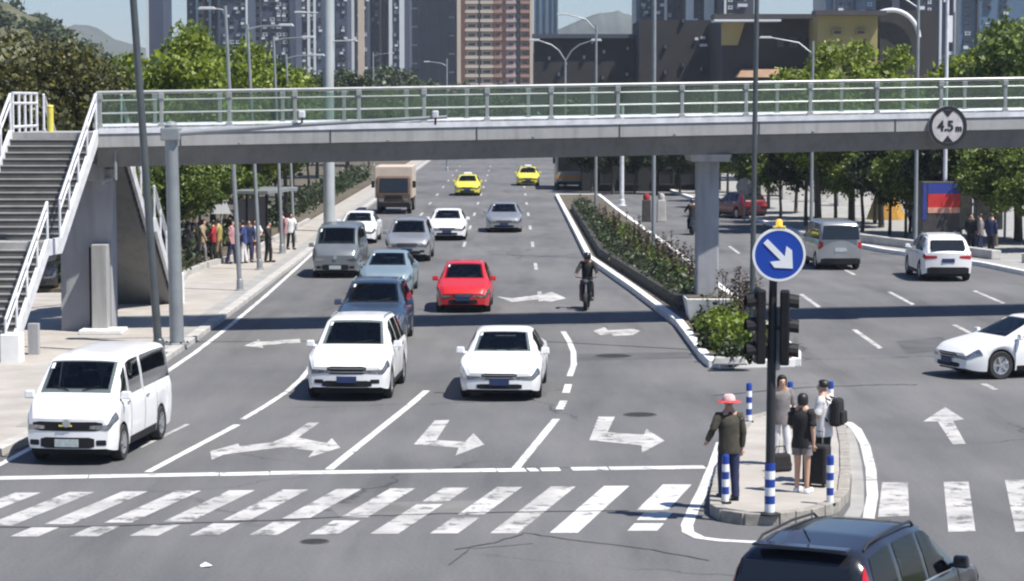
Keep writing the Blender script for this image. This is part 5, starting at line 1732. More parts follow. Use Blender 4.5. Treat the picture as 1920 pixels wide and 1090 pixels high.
def leaves(name, m, clumps, n, size, seed, flat=0.0):
    """clumps: (x, y, z, r); leaf rhombs spread over the clump shells"""
    rng = np.random.default_rng(seed)
    cl = np.array(clumps)
    w = cl[:, 3] ** 2
    idx = rng.choice(len(cl), n, p=w / w.sum())
    d = rng.normal(size=(n, 3)); d /= np.linalg.norm(d, axis=1)[:, None]
    rad = cl[idx, 3] * np.where(rng.random(n) < .12, rng.uniform(1.0, 1.45, n), rng.uniform(.35, 1.08, n) ** .6)
    c = cl[idx, :3] + d * rad[:, None] * np.array([1, 1, .82])
    u = rng.normal(size=(n, 3)) + d * .2; u[:, 2] -= .35; u /= np.linalg.norm(u, axis=1)[:, None]
    v = np.cross(u, rng.normal(size=(n, 3)) + d * .8); v /= np.linalg.norm(v, axis=1)[:, None]
    s = size * (rng.uniform(.45, 1.0, n) + rng.random(n) ** 3 * 1.1)[:, None]
    nrm = np.cross(u, v)
    p = np.stack([c - u * s * .5, c + v * s * .30 + nrm * s * .08, c + u * s * .5 - nrm * s * .06, c - v * s * .30 + nrm * s * .08], 1).reshape(-1, 3)
    me = bpy.data.meshes.new(name)
    me.vertices.add(4 * n); me.loops.add(4 * n); me.polygons.add(n)
    me.vertices.foreach_set('co', p.ravel())
    me.loops.foreach_set('vertex_index', np.arange(4 * n, dtype=np.int32))
    me.polygons.foreach_set('loop_start', np.arange(0, 4 * n, 4, dtype=np.int32))
    me.materials.append(MATS[m])
    me.update(); me.validate()
    return me

def tree_meshes(seed, H, th, rx, rz, m, n, size, bark='bark', nc=26, limbs=6):
    rr = random.Random(seed)
    zc = th + rz * .78
    cl = []
    for k in range(nc):
        while True:
            x, y, z = rr.uniform(-1, 1), rr.uniform(-1, 1), rr.uniform(-1, 1)
            if x * x + y * y + z * z < 1: break
        q = .72
        cl.append((x * rx * q, y * rx * q, zc + z * rz * q, rr.uniform(.15, .36) * min(rx, rz)))
    crown = leaves('crown', m, cl, n, size, seed)
    mb = MB()
    pts = [(0, 0, 0), (rr.uniform(-.08, .08), rr.uniform(-.08, .08), th * .5), (rr.uniform(-.15, .15), rr.uniform(-.15, .15), th), (rr.uniform(-.2, .2), rr.uniform(-.2, .2), zc + rz * .2)]
    r0 = .021 * H * .55 + .028
    mb.tube(pts, [r0 * 1.15, r0 * .85, r0 * .7, r0 * .25], 8)
    top = Vector(pts[2])
    for k in range(limbs):
        c = Vector(cl[k][:3])
        mb.tube([top + Vector((0, 0, rr.uniform(-.3, .5))), top.lerp(c, .5) + Vector((0, 0, .2)), c], [r0 * .45, r0 * .3, r0 * .1], 6)
    return crown, mb.mesh('trunk', bark, 50)

TREES = {}
def tree(key, label, x, y, z, scale=1.0, rz=None, group=None, sz=None, name='tree'):
    cr, tr = TREES[key]
    r = thing(name, label, 'tree', (x, y, z), R.uniform(0, 6.28) if rz is None else rz, group)
    r.scale = (scale, scale, sz or scale)
    link('trunk', tr, r)
    link('crown', cr, r)
    return r
TREES['olive'] = tree_meshes(11, 9, 2.6, 4.2, 3.4, 'leaf_olive', 24000, .19, nc=60)
TREES['green'] = tree_meshes(12, 9, 2.9, 3.1, 3.2, 'leaf_green', 16000, .21, nc=40)
TREES['bright'] = tree_meshes(13, 9.5, 3.0, 2.9, 3.4, 'leaf_bright', 16000, .21, nc=36)
TREES['street1'] = tree_meshes(14, 7, 2.4, 2.4, 2.3, 'leaf_green', 11000, .19, nc=30)
TREES['street2'] = tree_meshes(15, 7.5, 2.6, 2.6, 2.4, 'leaf_green', 12000, .19, nc=32)
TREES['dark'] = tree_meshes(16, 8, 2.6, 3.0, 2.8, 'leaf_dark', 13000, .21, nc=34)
TREES['far'] = tree_meshes(17, 9, 2.2, 3.6, 3.2, 'far_foliage', 8000, .36, nc=34)

# big olive tree and neighbours beyond the stairs at the left
tree('olive', 'broad olive brown tree filling the corner above the staircase', P(60, 200, 92).x, 92, .2, 1.08)
tree('olive', 'dark olive tree standing right behind the stair landing', P(168, 200, 98).x, 98, .2, .78, rz=2.2)
tree('dark', 'dark tree low behind the top of the staircase', P(20, 200, 104).x, 104, .2, .98)
tree('dark', 'dark bushy tree seen under the landing', P(120, 300, 106).x, 106, .2, .85)
TREES['pale'] = tree_meshes(21, 8, 3.0, 2.0, 2.8, 'far_foliage', 2400, .30, nc=22)
tree('pale', 'thin pale tree against the sky beside the tall dark pole', P(222, 200, 112).x, 112, .2, 1.12)
tree('dark', 'dark tree low behind the tall thin pole', P(250, 260, 118).x, 118, .2, .9)
# bright green trees above the footbridge
for px, d, s, k, lab in ((322, 100, 1.12, 'bright', 'tall bright green tree just right of the tall thin pole'), (396, 108, 1.10, 'bright', 'bright green tree left of the nearest lamp post'),
                         (478, 112, 1.06, 'bright', 'yellow green tree right of the nearest lamp post'), (276, 106, .95, 'green', 'green tree behind the tall thin pole'),
                         (535, 124, 1.0, 'green', 'green tree beside the white monopole'), (440, 122, 1.12, 'green', 'green tree farther back behind the lamp posts')):
    tree(k, lab, P(px, 200, d).x, d, .26, s)
# lower trees under the footbridge on the left
for px, d, s, k in ((262, 90, .66, 'street1'), (345, 93, .72, 'street2'), (395, 99, .76, 'street1'), (300, 100, .72, 'street2'), (440, 108, .8, 'street1'), (490, 116, .8, 'street2'), (532, 126, .85, 'street1'), (562, 140, .9, 'street2'), (590, 160, .95, 'street1'), (625, 180, 1., 'street2'), (660, 205, 1.05, 'street1'), (700, 235, 1.1, 'street2'), (735, 270, 1.2, 'street1'), (768, 310, 1.3, 'street2')):
    tree(k, 'leafy green street tree in the row along the left pavement', P(px, 400, d).x - .4, d, .26, s, group='street trees along the left pavement')
# right side row with bare trunks
xs = [(1390, 150), (1418, 138), (1440, 146), (1462, 132), (1492, 140), (1512, 126), (1538, 134), (1566, 124), (1594, 132), (1616, 120), (1640, 128), (1668, 117), (1700, 114), (1745, 118), (1790, 112), (1830, 116), (1868, 108), (1905, 113), (1940, 104), (1365, 160), (1990, 110), (2050, 104), (2120, 112)]
for i, (px, d) in enumerate(xs):
    k = 'street1' if i % 3 == 0 else ('street2' if i % 3 == 1 else 'dark')
    tree(k, 'street tree with thin trunk in the dense grove on the right pavement', P(px, 400, d).x, d, -.35, R.uniform(.86, 1.02) * (1.0 if px < 1650 else .92), group='grove of street trees on the right pavement')
tree('bright', 'tall bright green tree above the footbridge at the right edge', P(1835, 200, 116).x, 116, .15, 1.16)
tree('green', 'tall dark green tree cut by the right picture edge', P(1915, 200, 112).x, 112, .15, 1.25)
for px, d, s, lab in ((1535, 122, 1.10, 'low green tree in front of the olive hall'), (1600, 126, 1.12, 'green tree in front of the olive wall'), (1655, 124, 1.08, 'yellow green tree left of the round arch')):
    tree('bright', lab, P(px, 200, d).x, d, .15, s)
# far trees at the end of the road
for i, (px, d, s) in enumerate(((800, 340, 1.3), (835, 360, 1.2), (875, 380, 1.3), (915, 390, 1.2), (955, 400, 1.3), (995, 380, 1.2), (1030, 330, 1.1), (1060, 300, 1.0), (645, 330, 1.5), (700, 360, 1.6), (745, 370, 1.6))):
    tree('far', 'distant dull green tree at the far end of the road', P(px, 200, d).x, d, 0, s, group='distant trees closing the road')

for px, d, s in ((1110, 176, .62), (1150, 172, .66), (1190, 175, .6), (1232, 173, .64), (1275, 172, .62), (1308, 170, .66)):
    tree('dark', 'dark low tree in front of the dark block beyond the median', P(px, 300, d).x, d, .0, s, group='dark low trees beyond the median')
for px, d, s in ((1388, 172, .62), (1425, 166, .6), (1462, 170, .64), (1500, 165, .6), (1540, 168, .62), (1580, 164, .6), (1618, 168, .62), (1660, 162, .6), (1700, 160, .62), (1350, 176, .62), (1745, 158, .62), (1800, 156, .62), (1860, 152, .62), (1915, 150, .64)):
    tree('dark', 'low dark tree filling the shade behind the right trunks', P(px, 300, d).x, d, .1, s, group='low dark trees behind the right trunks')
# dark woodland closing the view on the right, and fill trees behind the left row
for px, d, s in ((1345, 205, 1.1), (1385, 198, 1.1), (1430, 204, 1.15), (1475, 198, 1.1), (1520, 205, 1.15), (1570, 198, 1.15), (1620, 204, 1.1), (1670, 198, 1.15), (1725, 202, 1.15), (1780, 196, 1.1), (1835, 200, 1.15), (1890, 196, 1.15)):
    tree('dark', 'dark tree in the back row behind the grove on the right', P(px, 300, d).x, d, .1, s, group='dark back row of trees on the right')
for px, d, s in ((560, 150, 1.0), (600, 176, 1.1), (640, 200, 1.2), (690, 240, 1.3), (320, 112, .9), (380, 118, .95)):
    tree('dark', 'dark tree behind the street trees on the left', P(px, 300, d).x - 2, d, .1, s, group='dark back row of trees on the left')
# hedge behind the left pavement: clipped shrubs nobody can count
def hedge(name, label, pts, r, n, size, m, seed, zc, parent=None):
    cl = []
    rr = random.Random(seed)
    for (x0, y0), (x1, y1) in zip(pts, pts[1:]):
        ln = math.hypot(x1 - x0, y1 - y0)
        k = max(1, int(ln / (r * .8)))
        for j in range(k):
            f = j / k
            cl.append((x0 + (x1 - x0) * f + rr.uniform(-.15, .15), y0 + (y1 - y0) * f, zc + rr.uniform(-.1, .15), r * rr.uniform(.8, 1.15)))
    o = link(name, leaves(name, m, cl, n, size, seed), parent)
    tag(o, label, 'hedge', kind='stuff')
    return o
hedge('hedge', 'dark clipped hedge behind the crowd on the left pavement', [(-12.6, 86), (-13, 96), (-12.6, 110), (-12.3, 140), (-12.3, 200)], .8, 9000, .2, 'leaf_dark', 31, .75)
hedge('hedge', 'tall dark shrubs filling the ground behind the far staircase', [(-15.5, 84), (-17, 92), (-15, 100), (-17, 110), (-19, 96), (-21, 86)], 1.5, 9000, .28, 'leaf_dark', 32, 1.3)
# median planting
mL = [(medL[i][0] + .85, medL[i][1] + (2.6 if i == 1 else 0)) for i in range(1, 7)]
hedge('hedge', 'low dark hedge along the left side of the median', mL[1:], .42, 11000, .12, 'leaf_dark', 33, .55)
mR = [(medR[i][0] - .75, medR[i][1]) for i in range(1, 7)][::-1]
hedge('hedge', 'yellow green groundcover along the right side of the median', [(6.6, 64.5), (6.3, 70), (6.0, 84), (5.6, 100), (5.1, 125)], .32, 5000, .13, 'leaf_green', 34, .42)
def shrub(label, x, y, z, r, m, n, seed, h=1.0, group=None, size=.12):
    o = thing('shrub', label, 'shrub', (x, y, z), 0, group)
    rr = random.Random(seed)
    cl = [(rr.uniform(-.5, .5) * r, rr.uniform(-.5, .5) * r, r * h * rr.uniform(.35, .8), r * rr.uniform(.35, .55)) for _ in range(8)]
    link('foliage', leaves('foliage', m, cl, n, size, seed), o)
    mb = MB()
    for k in range(4):
        c = cl[k]
        mb.tube([(0, 0, 0), (c[0] * .5, c[1] * .5, c[2] * .6), c[:3]], [.02, .014, .006], 5)
    mb.build('stems', 'bark', o)
    return o
for px, py, r, m, lab in ((1372, 640, .62, 'leaf_lime', 'lime green rounded shrub in front of the white planter box'), (1352, 612, .5, 'leaf_lime', 'lime green shrub just below the white planter box'),
                          (1362, 668, .58, 'leaf_green', 'dark green rounded shrub at the tip of the median'), (1405, 668, .5, 'leaf_green', 'green shrub beside the tall thin pole on the median tip'),
                          (1398, 630, .5, 'leaf_lime', 'lime green shrub right of the white planter box'), (1338, 655, .45, 'leaf_dark', 'very dark shrub at the shaded left side of the median tip'),
                          (1440, 672, .46, 'leaf_dark', 'dark shrub behind the signal heads at the median tip'),
                          (1345, 632, .6, 'leaf_green', 'green shrub at the left flank of the median below the planter box'), (1388, 655, .7, 'leaf_lime', 'largest lime green shrub in the middle of the median tip'),
                          (1368, 598, .55, 'leaf_lime', 'small lime green shrub touching the white planter box'), (1385, 682, .42, 'leaf_dark', 'low dark shrub right behind the white kerb of the median tip'),
                          (1322, 622, .42, 'leaf_dark', 'dark shrub beside the white kerb left of the planter box'), (1425, 650, .55, 'leaf_green', 'green shrub just behind the left signal head')):
    q = G(px, py, .16)
    shrub(lab, q.x, q.y, .16, r, m, 2200, int(px + py))
# dry stone at the nose
q = G(1372, 688, .16)
MB().box((0, 0, .10), (.9, .3, .2), taper=.8).build('kerb_block', 'kerb', m_, loc=(q.x, q.y + .5, .16), bevel=.04)
# canna-like plants with dark flower heads
def canna(px, py, h, seed):
    q = G(px, py, .16)
    rr = random.Random(seed)
    o = thing('canna_plant', 'dark leaved upright plant standing in the median bed', 'plant', (q.x, q.y, .16), rr.uniform(0, 6), 'dark upright plants in the median bed')
    st, lf = MB(), MB()
    for k in range(rr.randint(4, 6)):
        x, y = rr.uniform(-.28, .28), rr.uniform(-.28, .28)
        hh = h * rr.uniform(.75, 1.1)
        tx, ty = x + rr.uniform(-.1, .1), y + rr.uniform(-.1, .1)
        st.tube([(x, y, 0), ((x + tx) / 2, (y + ty) / 2, hh * .5), (tx, ty, hh)], [.016, .013, .01], 5)
        for j in range(7):
            f = .25 + .7 * j / 7
            a = rr.uniform(0, 6.28); ln = rr.uniform(.16, .3) * (1.15 - f * .5)
            c = Vector((x + (tx - x) * f, y + (ty - y) * f, hh * f))
            u = Vector((math.cos(a), math.sin(a), rr.uniform(.3, 1.2))).normalized(); v = Vector((-math.sin(a), math.cos(a), 0))
            lf.add([c, c + u * ln * .5 + v * .05, c + u * ln, c + u * ln * .5 - v * .05], [(0, 1, 2, 3)])
        for j in range(16):
            c = Vector((tx, ty, hh)) + Vector((rr.uniform(-.06, .06), rr.uniform(-.06, .06), rr.uniform(-.05, .22)))
            a = rr.uniform(0, 6.28); u = Vector((math.cos(a), math.sin(a), rr.uniform(-.5, 1))).normalized() * .09; v = Vector((-math.sin(a), math.cos(a), .3)) * .04
            lf.add([c - u * .5, c + v, c + u * .5, c - v], [(0, 1, 2, 3)])
    st.build('stems', 'bark', o); lf.build('foliage', 'canna_leaf', o)
cs = [(1182, 470), (1196, 478), (1210, 486), (1222, 494), (1236, 503), (1250, 512), (1262, 520), (1276, 530), (1290, 540), (1302, 548), (1312, 556), (1160, 455), (1148, 446), (1135, 436), (1124, 428), (1242, 492), (1268, 508), (1294, 520), (1310, 532), (1214, 474), (1190, 458), (1168, 444),
      (1362, 606), (1380, 612), (1396, 620), (1412, 632), (1426, 646), (1388, 598), (1408, 606)]
for i, (px, py) in enumerate(cs):
    canna(px, py, 1.0 if px < 1340 else 1.25, 500 + i)

# ------------------------------------------------------------------ roadside objects on the far right and left
mat('bld_olive', (0.28, 0.235, 0.095), .75, var=.12, scale=.3)
mat('ad_blue', (0.03, 0.05, 0.26), .4, var=.15)
mat('ad_red', (0.50, 0.03, 0.03), .4, var=.2, scale=2)
mat('ad_pale', (0.60, 0.30, 0.22), .4, var=.3, scale=3)
mat('panel_dark', (0.045, 0.04, 0.042), .5, var=.3)
mat('poster_pale', (0.40, 0.36, 0.31), .5, var=.45, scale=2.5)
mat('tent_orange', (0.34, 0.18, 0.025), .7, var=.25, scale=1.5)
q = P(1760, 440, 108)
bb = thing('advertising_column', 'dark lit box with a blue and red poster on the right pavement', 'billboard', (q.x, q.y, .15), math.radians(6))
MB().box((0, 0, 1.45), (1.75, .7, 2.9)).build('housing', 'panel_dark', bb, bevel=.04)
for z0, z1, m in ((2.35, 2.82, 'ad_blue'), (1.75, 2.35, 'ad_red'), (1.5, 1.75, 'ad_pale')):
    MB().box((.12, -.36, (z0 + z1) / 2), (1.45, .02, z1 - z0)).build('poster', m, bb)
MB().box((-.76, -.36, 2.0), (.16, .02, 1.6)).build('side_strip', 'ad_blue', bb)
q = G(1850, 470, .15)
bs = thing('bus_shelter', 'dark bus shelter with pale posters under the right trees', 'bus shelter', (q.x + .6, q.y + 9, .15), math.radians(4))
MB().box((0, 0, 2.65), (4.6, 1.7, .18)).build('roof', 'dark_steel', bs, bevel=.03)
for x in (-2.2, -.75, .75, 2.2): MB().box((x, .6, 1.3), (.1, .1, 2.6)).build('post', 'grey_steel', bs)
for x in (-1.47, 0, 1.47): MB().box((x, .62, 1.35), (1.25, .05, 1.9)).build('poster_panel', 'poster_pale', bs)
MB().box((0, .25, .45), (3.6, .4, .06)).build('bench', 'grey_steel', bs)
for x in (-1.5, 0, 1.5): MB().box((x, .25, .22), (.06, .3, .44)).build('bench_leg', 'grey_steel', bs)
q = G(1672, 415, .15)
tn = thing('orange_tent', 'orange and yellow pointed tent under the right trees', 'tent', (q.x, q.y + 2, .15))
for k in range(6):
    a0, a1 = k * math.pi / 3, (k + 1) * math.pi / 3
    MB().add([(math.cos(a0) * 1.1, math.sin(a0) * 1.1, 0), (math.cos(a1) * 1.1, math.sin(a1) * 1.1, 0), (math.cos(a1) * .35, math.sin(a1) * .35, 2.0), (math.cos(a0) * .35, math.sin(a0) * .35, 2.0), (0, 0, 2.7)], [(0, 1, 2, 3), (3, 2, 4)]).build('canvas_panel', 'tent_orange' if k % 3 else 'bld_olive', tn)
# stalls and low white walls glimpsed between the trunks
mat('stall_white', (0.62, 0.60, 0.56), .7, var=.2, scale=1.2)
for i, (px, d, w, h) in enumerate(((1500, 160, 2.4, 1.6), (1560, 156, 2.2, 1.8), (1600, 150, 2.0, 1.5), (1635, 152, 2.4, 1.7), (1440, 168, 3.0, 1.7), (1690, 150, 2.4, 1.6))):
    c = P(px, 400, d)
    o = thing('market_stall', 'pale stall glimpsed between the tree trunks, number counted from the pillar', 'stall', (c.x, d, .15), 0, 'pale stalls behind the right trees')
    o['label'] = 'pale stall glimpsed between the tree trunks of the right grove'
    MB().box((0, 0, h * .28), (w, .8, h * .56)).build('counter', 'stall_white', o, bevel=.02)
    MB().box((0, 0, h * 1.45), (w * 1.1, 1.3, .1)).build('awning', 'stall_white' if i % 2 else 'cloth_pink', o)
    for sx in (-1, 1): MB().tube([(sx * w / 2, .5, 0), (sx * w / 2, .5, h * 1.42)], .03, 6).build('post', 'grey_steel', o)
# low stone planter walls along the right pavement
for x0, y0, x1, y1, lab in ((15.6, 112, 19.6, 99, 'low pale planter wall near the right pavement edge'), (20.4, 97, 26, 88, 'low pale planter wall before the bus shelter')):
    a, b = Vector((x0, y0, 0)), Vector((x1, y1, 0)); t = (b - a).normalized(); n = Vector((-t.y, t.x, 0)) * .45
    if n.x < 0: n = -n
    z0, z1 = Vector((0, 0, .15)), Vector((0, 0, .52))
    o = MB().hexa([a + z0, b + z0, b + n + z0, a + n + z0, a + z1, b + z1, b + n + z1, a + n + z1]).build('planter_wall', 'kerb', bevel=.03)
    tag(o, lab, 'planter wall')
# red topped guard posts and parked things far on the right carriageway
for px, lab, m in ((1212, 'red topped guard post far on the right carriageway', 'cloth_red'), (1240, 'grey guard post beside the red topped one', 'kerb')):
    q = G(px, 416)
    o = thing('guard_post', lab, 'post', (q.x, q.y, 0))
    MB().box((0, 0, .6), (.5, .5, 1.2), taper=.9).build('shaft', 'kerb_dark' if m == 'cloth_red' else 'kerb', o, bevel=.04)
    MB().lathe([(0, .36), (.14, .32), (.2, .15), (.16, 0), (0, 0)], 16, 'Z', (0, 0, 1.2)).build('cap', m, o, smooth=50)
# round traffic mirror near the pillar, white triangular sign on the left, left shelter
q = G(1396, 430, .15)
o = thing('round_board', 'round grey board on a post right of the bridge pillar', 'sign', (P(1396, 360, 128).x, 128, .15))
MB().tube([(0, 0, 0), (0, 0, 1.6)], .05, 8).build('post', 'grey_steel', o)
MB().lathe([(0, -.03), (.42, -.03), (.45, 0), (0, .03)], 28, 'Y', (0, 0, 1.95)).build('disc', 'poster_pale', o, smooth=40)
q = P(414, 400, 101)
o = thing('triangular_sign', 'white triangular sign among the trees above the left crowd', 'sign', (q.x, 101, .2))
MB().tube([(0, .05, 0), (0, .05, 2.5)], .04, 8).build('post', 'grey_steel', o)
MB().add([(-.42, -.01, 1.72), (.42, -.01, 1.72), (.12, -.01, 2.5), (-.12, -.01, 2.5), (-.42, .02, 1.72), (.42, .02, 1.72), (.12, .02, 2.5), (-.12, .02, 2.5)], [(0, 1, 2, 3), (4, 7, 6, 5), (0, 4, 5, 1), (1, 5, 6, 2), (2, 6, 7, 3), (3, 7, 4, 0)]).build('plate', 'sign_white', o)
q = G(512, 470, .13)
o = thing('bus_shelter', 'dark flat roofed shelter beside the left lamp posts', 'bus shelter', (q.x - .6, q.y + 3, .13), math.radians(80))
MB().box((0, 0, 2.5), (5, 1.6, .16)).build('roof', 'grey_steel', o, bevel=.02)
for x in (-2.4, -.8, .8, 2.4): MB().box((x, .65, 1.2), (.1, .1, 2.4)).build('post', 'dark_steel', o)
for x in (-1.6, 0, 1.6): MB().box((x, .68, 1.3), (1.4, .05, 1.7)).build('back_panel', 'panel_dark', o)

# ------------------------------------------------------------------ buildings
mat('bld_navy', (0.050, 0.062, 0.105), .6, var=.2, scale=.08)
mat('bld_slate', (0.060, 0.066, 0.090), .6, var=.2, scale=.08)
mat('bld_violet', (0.075, 0.068, 0.100), .6, var=.2, scale=.08)
mat('bld_tan', (0.36, 0.19, 0.14), .7, var=.15, scale=.1)
mat('bld_cream', (0.56, 0.45, 0.37), .7, var=.08, scale=.1)
mat('bld_white', (0.62, 0.64, 0.68), .6, var=.08, scale=.1)
mat('bld_bluegl', (0.10, 0.16, 0.25), .25, var=.2, scale=.1)
mat('bld_brown', (0.024, 0.023, 0.024), .7, var=.3, scale=.2)
mat('bld_dark', (0.018, 0.019, 0.024), .7, var=.3, scale=.3)
mat('bld_roof', (0.055, 0.05, 0.05), .7, var=.2, scale=.4)
mat('roof_tile', (0.30, 0.19, 0.12), .75, var=.25, scale=.5)
mat('win_dark', (0.02, 0.022, 0.03), .15, var=.0)
mat('win_pale', (0.42, 0.44, 0.50), .35, var=.15, scale=.5)
mat('win_mid', (0.14, 0.16, 0.2), .25, var=.2, scale=.5)
mat('bld_pink', (0.46, 0.33, 0.33), .7, var=.12, scale=.1)

def bld(name, label, px0, px1, ytop, d, wall, depth=18, yaw=0.0):
    x0, x1 = P(px0, 190, d).x, P(px1, 190, d).x
    zt = P(960, ytop, d).z
    r = thing(name, label, 'building', ((x0 + x1) / 2, d, 0), yaw)
    w = x1 - x0
    MB().box((0, depth / 2, zt / 2), (w, depth, zt)).build('wall', wall, r)
    return r, w, zt
def win_mesh(w, h, m, frame='bld_white', fr=.12):
    mb = MB()
    mb.box((0, -.05, 0), (w, .3, h), mi=0)
    t = fr
    for c, s in (((0, -.12, h / 2), (w + 2 * t, .4, t)), ((0, -.12, -h / 2), (w + 2 * t, .5, t)), ((w / 2, -.12, 0), (t, .4, h)), ((-w / 2, -.12, 0), (t, .4, h))):
        mb.box(c, s, mi=1)
    return mb.mesh('window', [m, frame])
def grid_windows(r, xs, zs, me, skip=0.0, seed=1):
    rr = random.Random(seed)
    for z in zs:
        for x in xs:
            if rr.random() < skip: continue
            link('window', me if not isinstance(me, list) else rr.choice(me), r, (x, 0, z))
            if rr.random() < .3: link('air_conditioner', AC, r, (x + rr.uniform(-.6, .6), 0, z - 1.0))
AC = MB().box((0, -.35, 0), (.9, .6, .6)).mesh('air_conditioner', 'bld_white')
def pil(r, x, w, z0, z1, m, out=.5, name='facade_strip'):
    MB().box((x, -out / 2, (z0 + z1) / 2), (w, out, z1 - z0)).build(name, m, r)

# tan residential tower
r, w, zt = bld('residential_tower', 'tan residential tower with rows of balconies above the middle of the footbridge', 862, 998, -260, 800, 'bld_tan', 20)
sc_ = 800 / FPX
zs = [6.6 + (190 - y) * sc_ for y in range(172, -45, -17)]
fl = 17 * sc_
cols = [(885, 26, 'bld_cream'), (913, 26, 'bld_cream'), (934, 16, 'bld_tan'), (958, 20, 'bld_pink'), (984, 18, 'bld_tan')]
X0 = P(930, 190, 800).x
for px, wpx, m in cols:
    xx = (px - 930) * sc_; ww = wpx * sc_
    wm = win_mesh(ww * .62, fl * .46, 'win_dark', m, .35)
    bmsh = MB().box((0, -.75, 0), (ww * .95, 1.5, fl * .34)).mesh('balcony', m)
    for z in zs:
        link('window', wm, r, (xx, -.1, z + fl * .18))
        link('balcony', bmsh, r, (xx, 0, z - fl * .27))
for px, wpx, m in ((861, 7, 'bld_cream'), (996, 6, 'bld_cream')):
    pil(r, (px - 930) * sc_, wpx * sc_, 0, zt, m, 1.6)
for px, wpx in ((899, 8), (971, 8)):
    pil(r, (px - 930) * sc_, wpx * sc_, 0, zt, 'win_dark', .2, 'recess_glazing')
# dark slab left of it
r, w, zt = bld('slab_block', 'dark slate slab block left of the tan tower', 772, 858, -260, 830, 'bld_slate', 20)
sc_ = 830 / FPX
for px in (786, 803, 822, 838): pil(r, (px - 815) * sc_, 2.2 * sc_ * 1.6, 0, zt, 'bld_violet', .6)
wm = win_mesh(2.2, .8, 'win_pale', 'bld_slate', .2)
for z in [6.6 + (190 - y) * sc_ for y in range(170, -30, -34)]:
    link('window', wm, r, ((847 - 815) * sc_, 0, z)); link('window', wm, r, ((778 - 815) * sc_, 0, z + 3))
# navy towers on the left
def navy(label, px0, px1, d, strips, wpx, rows, seed, wallm='bld_navy', wm='win_pale', ytop=-220):
    r, w, zt = bld('navy_tower', label, px0, px1, ytop, d, wallm, 18)
    s = d / FPX; c = (px0 + px1) / 2
    for px, wp, m in strips: pil(r, (px - c) * s, wp * s, 0, zt, m, .9)
    me = [win_mesh(wpx[1] * s, 6.5 * s, wm, 'bld_slate', .15), win_mesh(wpx[1] * s, 6.5 * s, 'win_dark', 'bld_slate', .15), win_mesh(wpx[1] * s * .8, 5.2 * s, 'win_mid', 'bld_white', .12), win_mesh(wpx[1] * s, 7.5 * s, wm, 'bld_navy', .2)]
    xs = [(px - c) * s for px in wpx[0]]
    grid_windows(r, xs, [6.6 + (190 - y) * s for y in rows], me, .22, seed)
    return r
rows = list(range(150, -40, -14))
navy('navy tower with white frames behind the bright green trees', 352, 408, 620, [(372, 4, 'bld_white'), (384, 3, 'bld_tan'), (396, 4, 'bld_white')], ([360, 378, 390, 402], 6), rows, 1)
navy('navy tower with pale balcony bands beside the nearest lamp post', 412, 466, 600, [(464, 3, 'bld_white')], ([424, 436, 448, 458], 9), rows, 2)
navy('navy tower with scattered pale windows in the left skyline', 470, 556, 640, [(490, 4, 'bld_slate'), (546, 4, 'bld_navy')], ([482, 498, 512, 524, 536], 9), rows, 3)
navy('slim tower with white vertical strips left of the monopole', 562, 606, 660, [(580, 5, 'bld_white'), (591, 4, 'bld_white'), (566, 4, 'win_dark')], ([573, 586, 600], 5), rows, 4)
navy('navy tower directly right of the monopole', 628, 652, 680, [(630, 2, 'win_dark')], ([636, 645], 6), rows, 5)
navy('dark tower with sunlit sides painted as white and cream strips', 654, 690, 700, [(660, 10, 'bld_white'), (678, 12, 'bld_cream')], ([672, 686], 4), rows, 6, wm='win_dark')  # white and cream strips paint the sides that catch the sun
navy('blue grey tower with its sunlit side painted as a thin cream strip', 692, 724, 720, [(714, 4, 'bld_cream')], ([700, 707], 4), rows, 7, wm='win_dark')  # cream strip paints the bright lit side
navy('dark tower left of the slab, sunlit sides painted as white strips', 726, 768, 710, [(733, 6, 'bld_white'), (754, 9, 'bld_white')], ([742, 747], 6), rows, 8, wm='win_pale')  # white strips paint the bright lit sides, full height
# blue glass tower right of the tan tower
r, w, zt = bld('glass_tower', 'blue glass tower right of the tan tower', 1002, 1046, -200, 700, 'bld_bluegl', 18)
s = 700 / FPX
for px in (1010, 1022, 1034, 1043): pil(r, (px - 1024) * s, 2 * s, 0, zt, 'bld_slate', .4)
# banner-like blue grey tower by the left pole
r, w, zt = bld('slim_tower', 'plain blue grey tower just right of the tall dark pole', 276, 308, -220, 560, 'bld_navy', 14)
s = 560 / FPX
pil(r, -14 * s, 5 * s, 0, zt, 'bld_white', .5)
# towers at the top right
navy('blue tower beside the gap of sky on the right', 1192, 1226, 500, [(1196, 4, 'bld_bluegl')], ([1206, 1216], 6), list(range(100, -40, -14)), 9, 'bld_bluegl')
navy('violet grey tower with white fins above the dark brown block', 1230, 1282, 480, [(1247, 5, 'bld_white'), (1262, 3, 'bld_slate')], ([1238, 1255, 1272], 5), list(range(100, -40, -14)), 10, 'bld_violet', 'win_dark')
navy('white panelled tower above the dark brown block', 1284, 1346, 470, [(1292, 14, 'bld_white'), (1328, 18, 'bld_white')], ([1308, 1314], 6), list(range(100, -40, -14)), 11, 'bld_slate', 'win_dark')
navy('grey green tower above the roofed hall', 1350, 1412, 460, [(1358, 4, 'bld_white')], ([1368, 1382, 1396], 8), list(range(100, -40, -14)), 12, 'bld_slate')
navy('teal glass block above the olive wall', 1546, 1640, 430, [(1560, 3, 'bld_slate'), (1600, 3, 'bld_slate')], ([1574, 1588, 1614, 1628], 8), list(range(80, -40, -14)), 13, 'bld_bluegl', 'win_dark')
navy('grey tower with a white band behind the round arch', 1644, 1712, 440, [(1676, 14, 'bld_white')], ([1656, 1696], 8), list(range(80, -40, -14)), 14, 'bld_violet', 'win_dark')
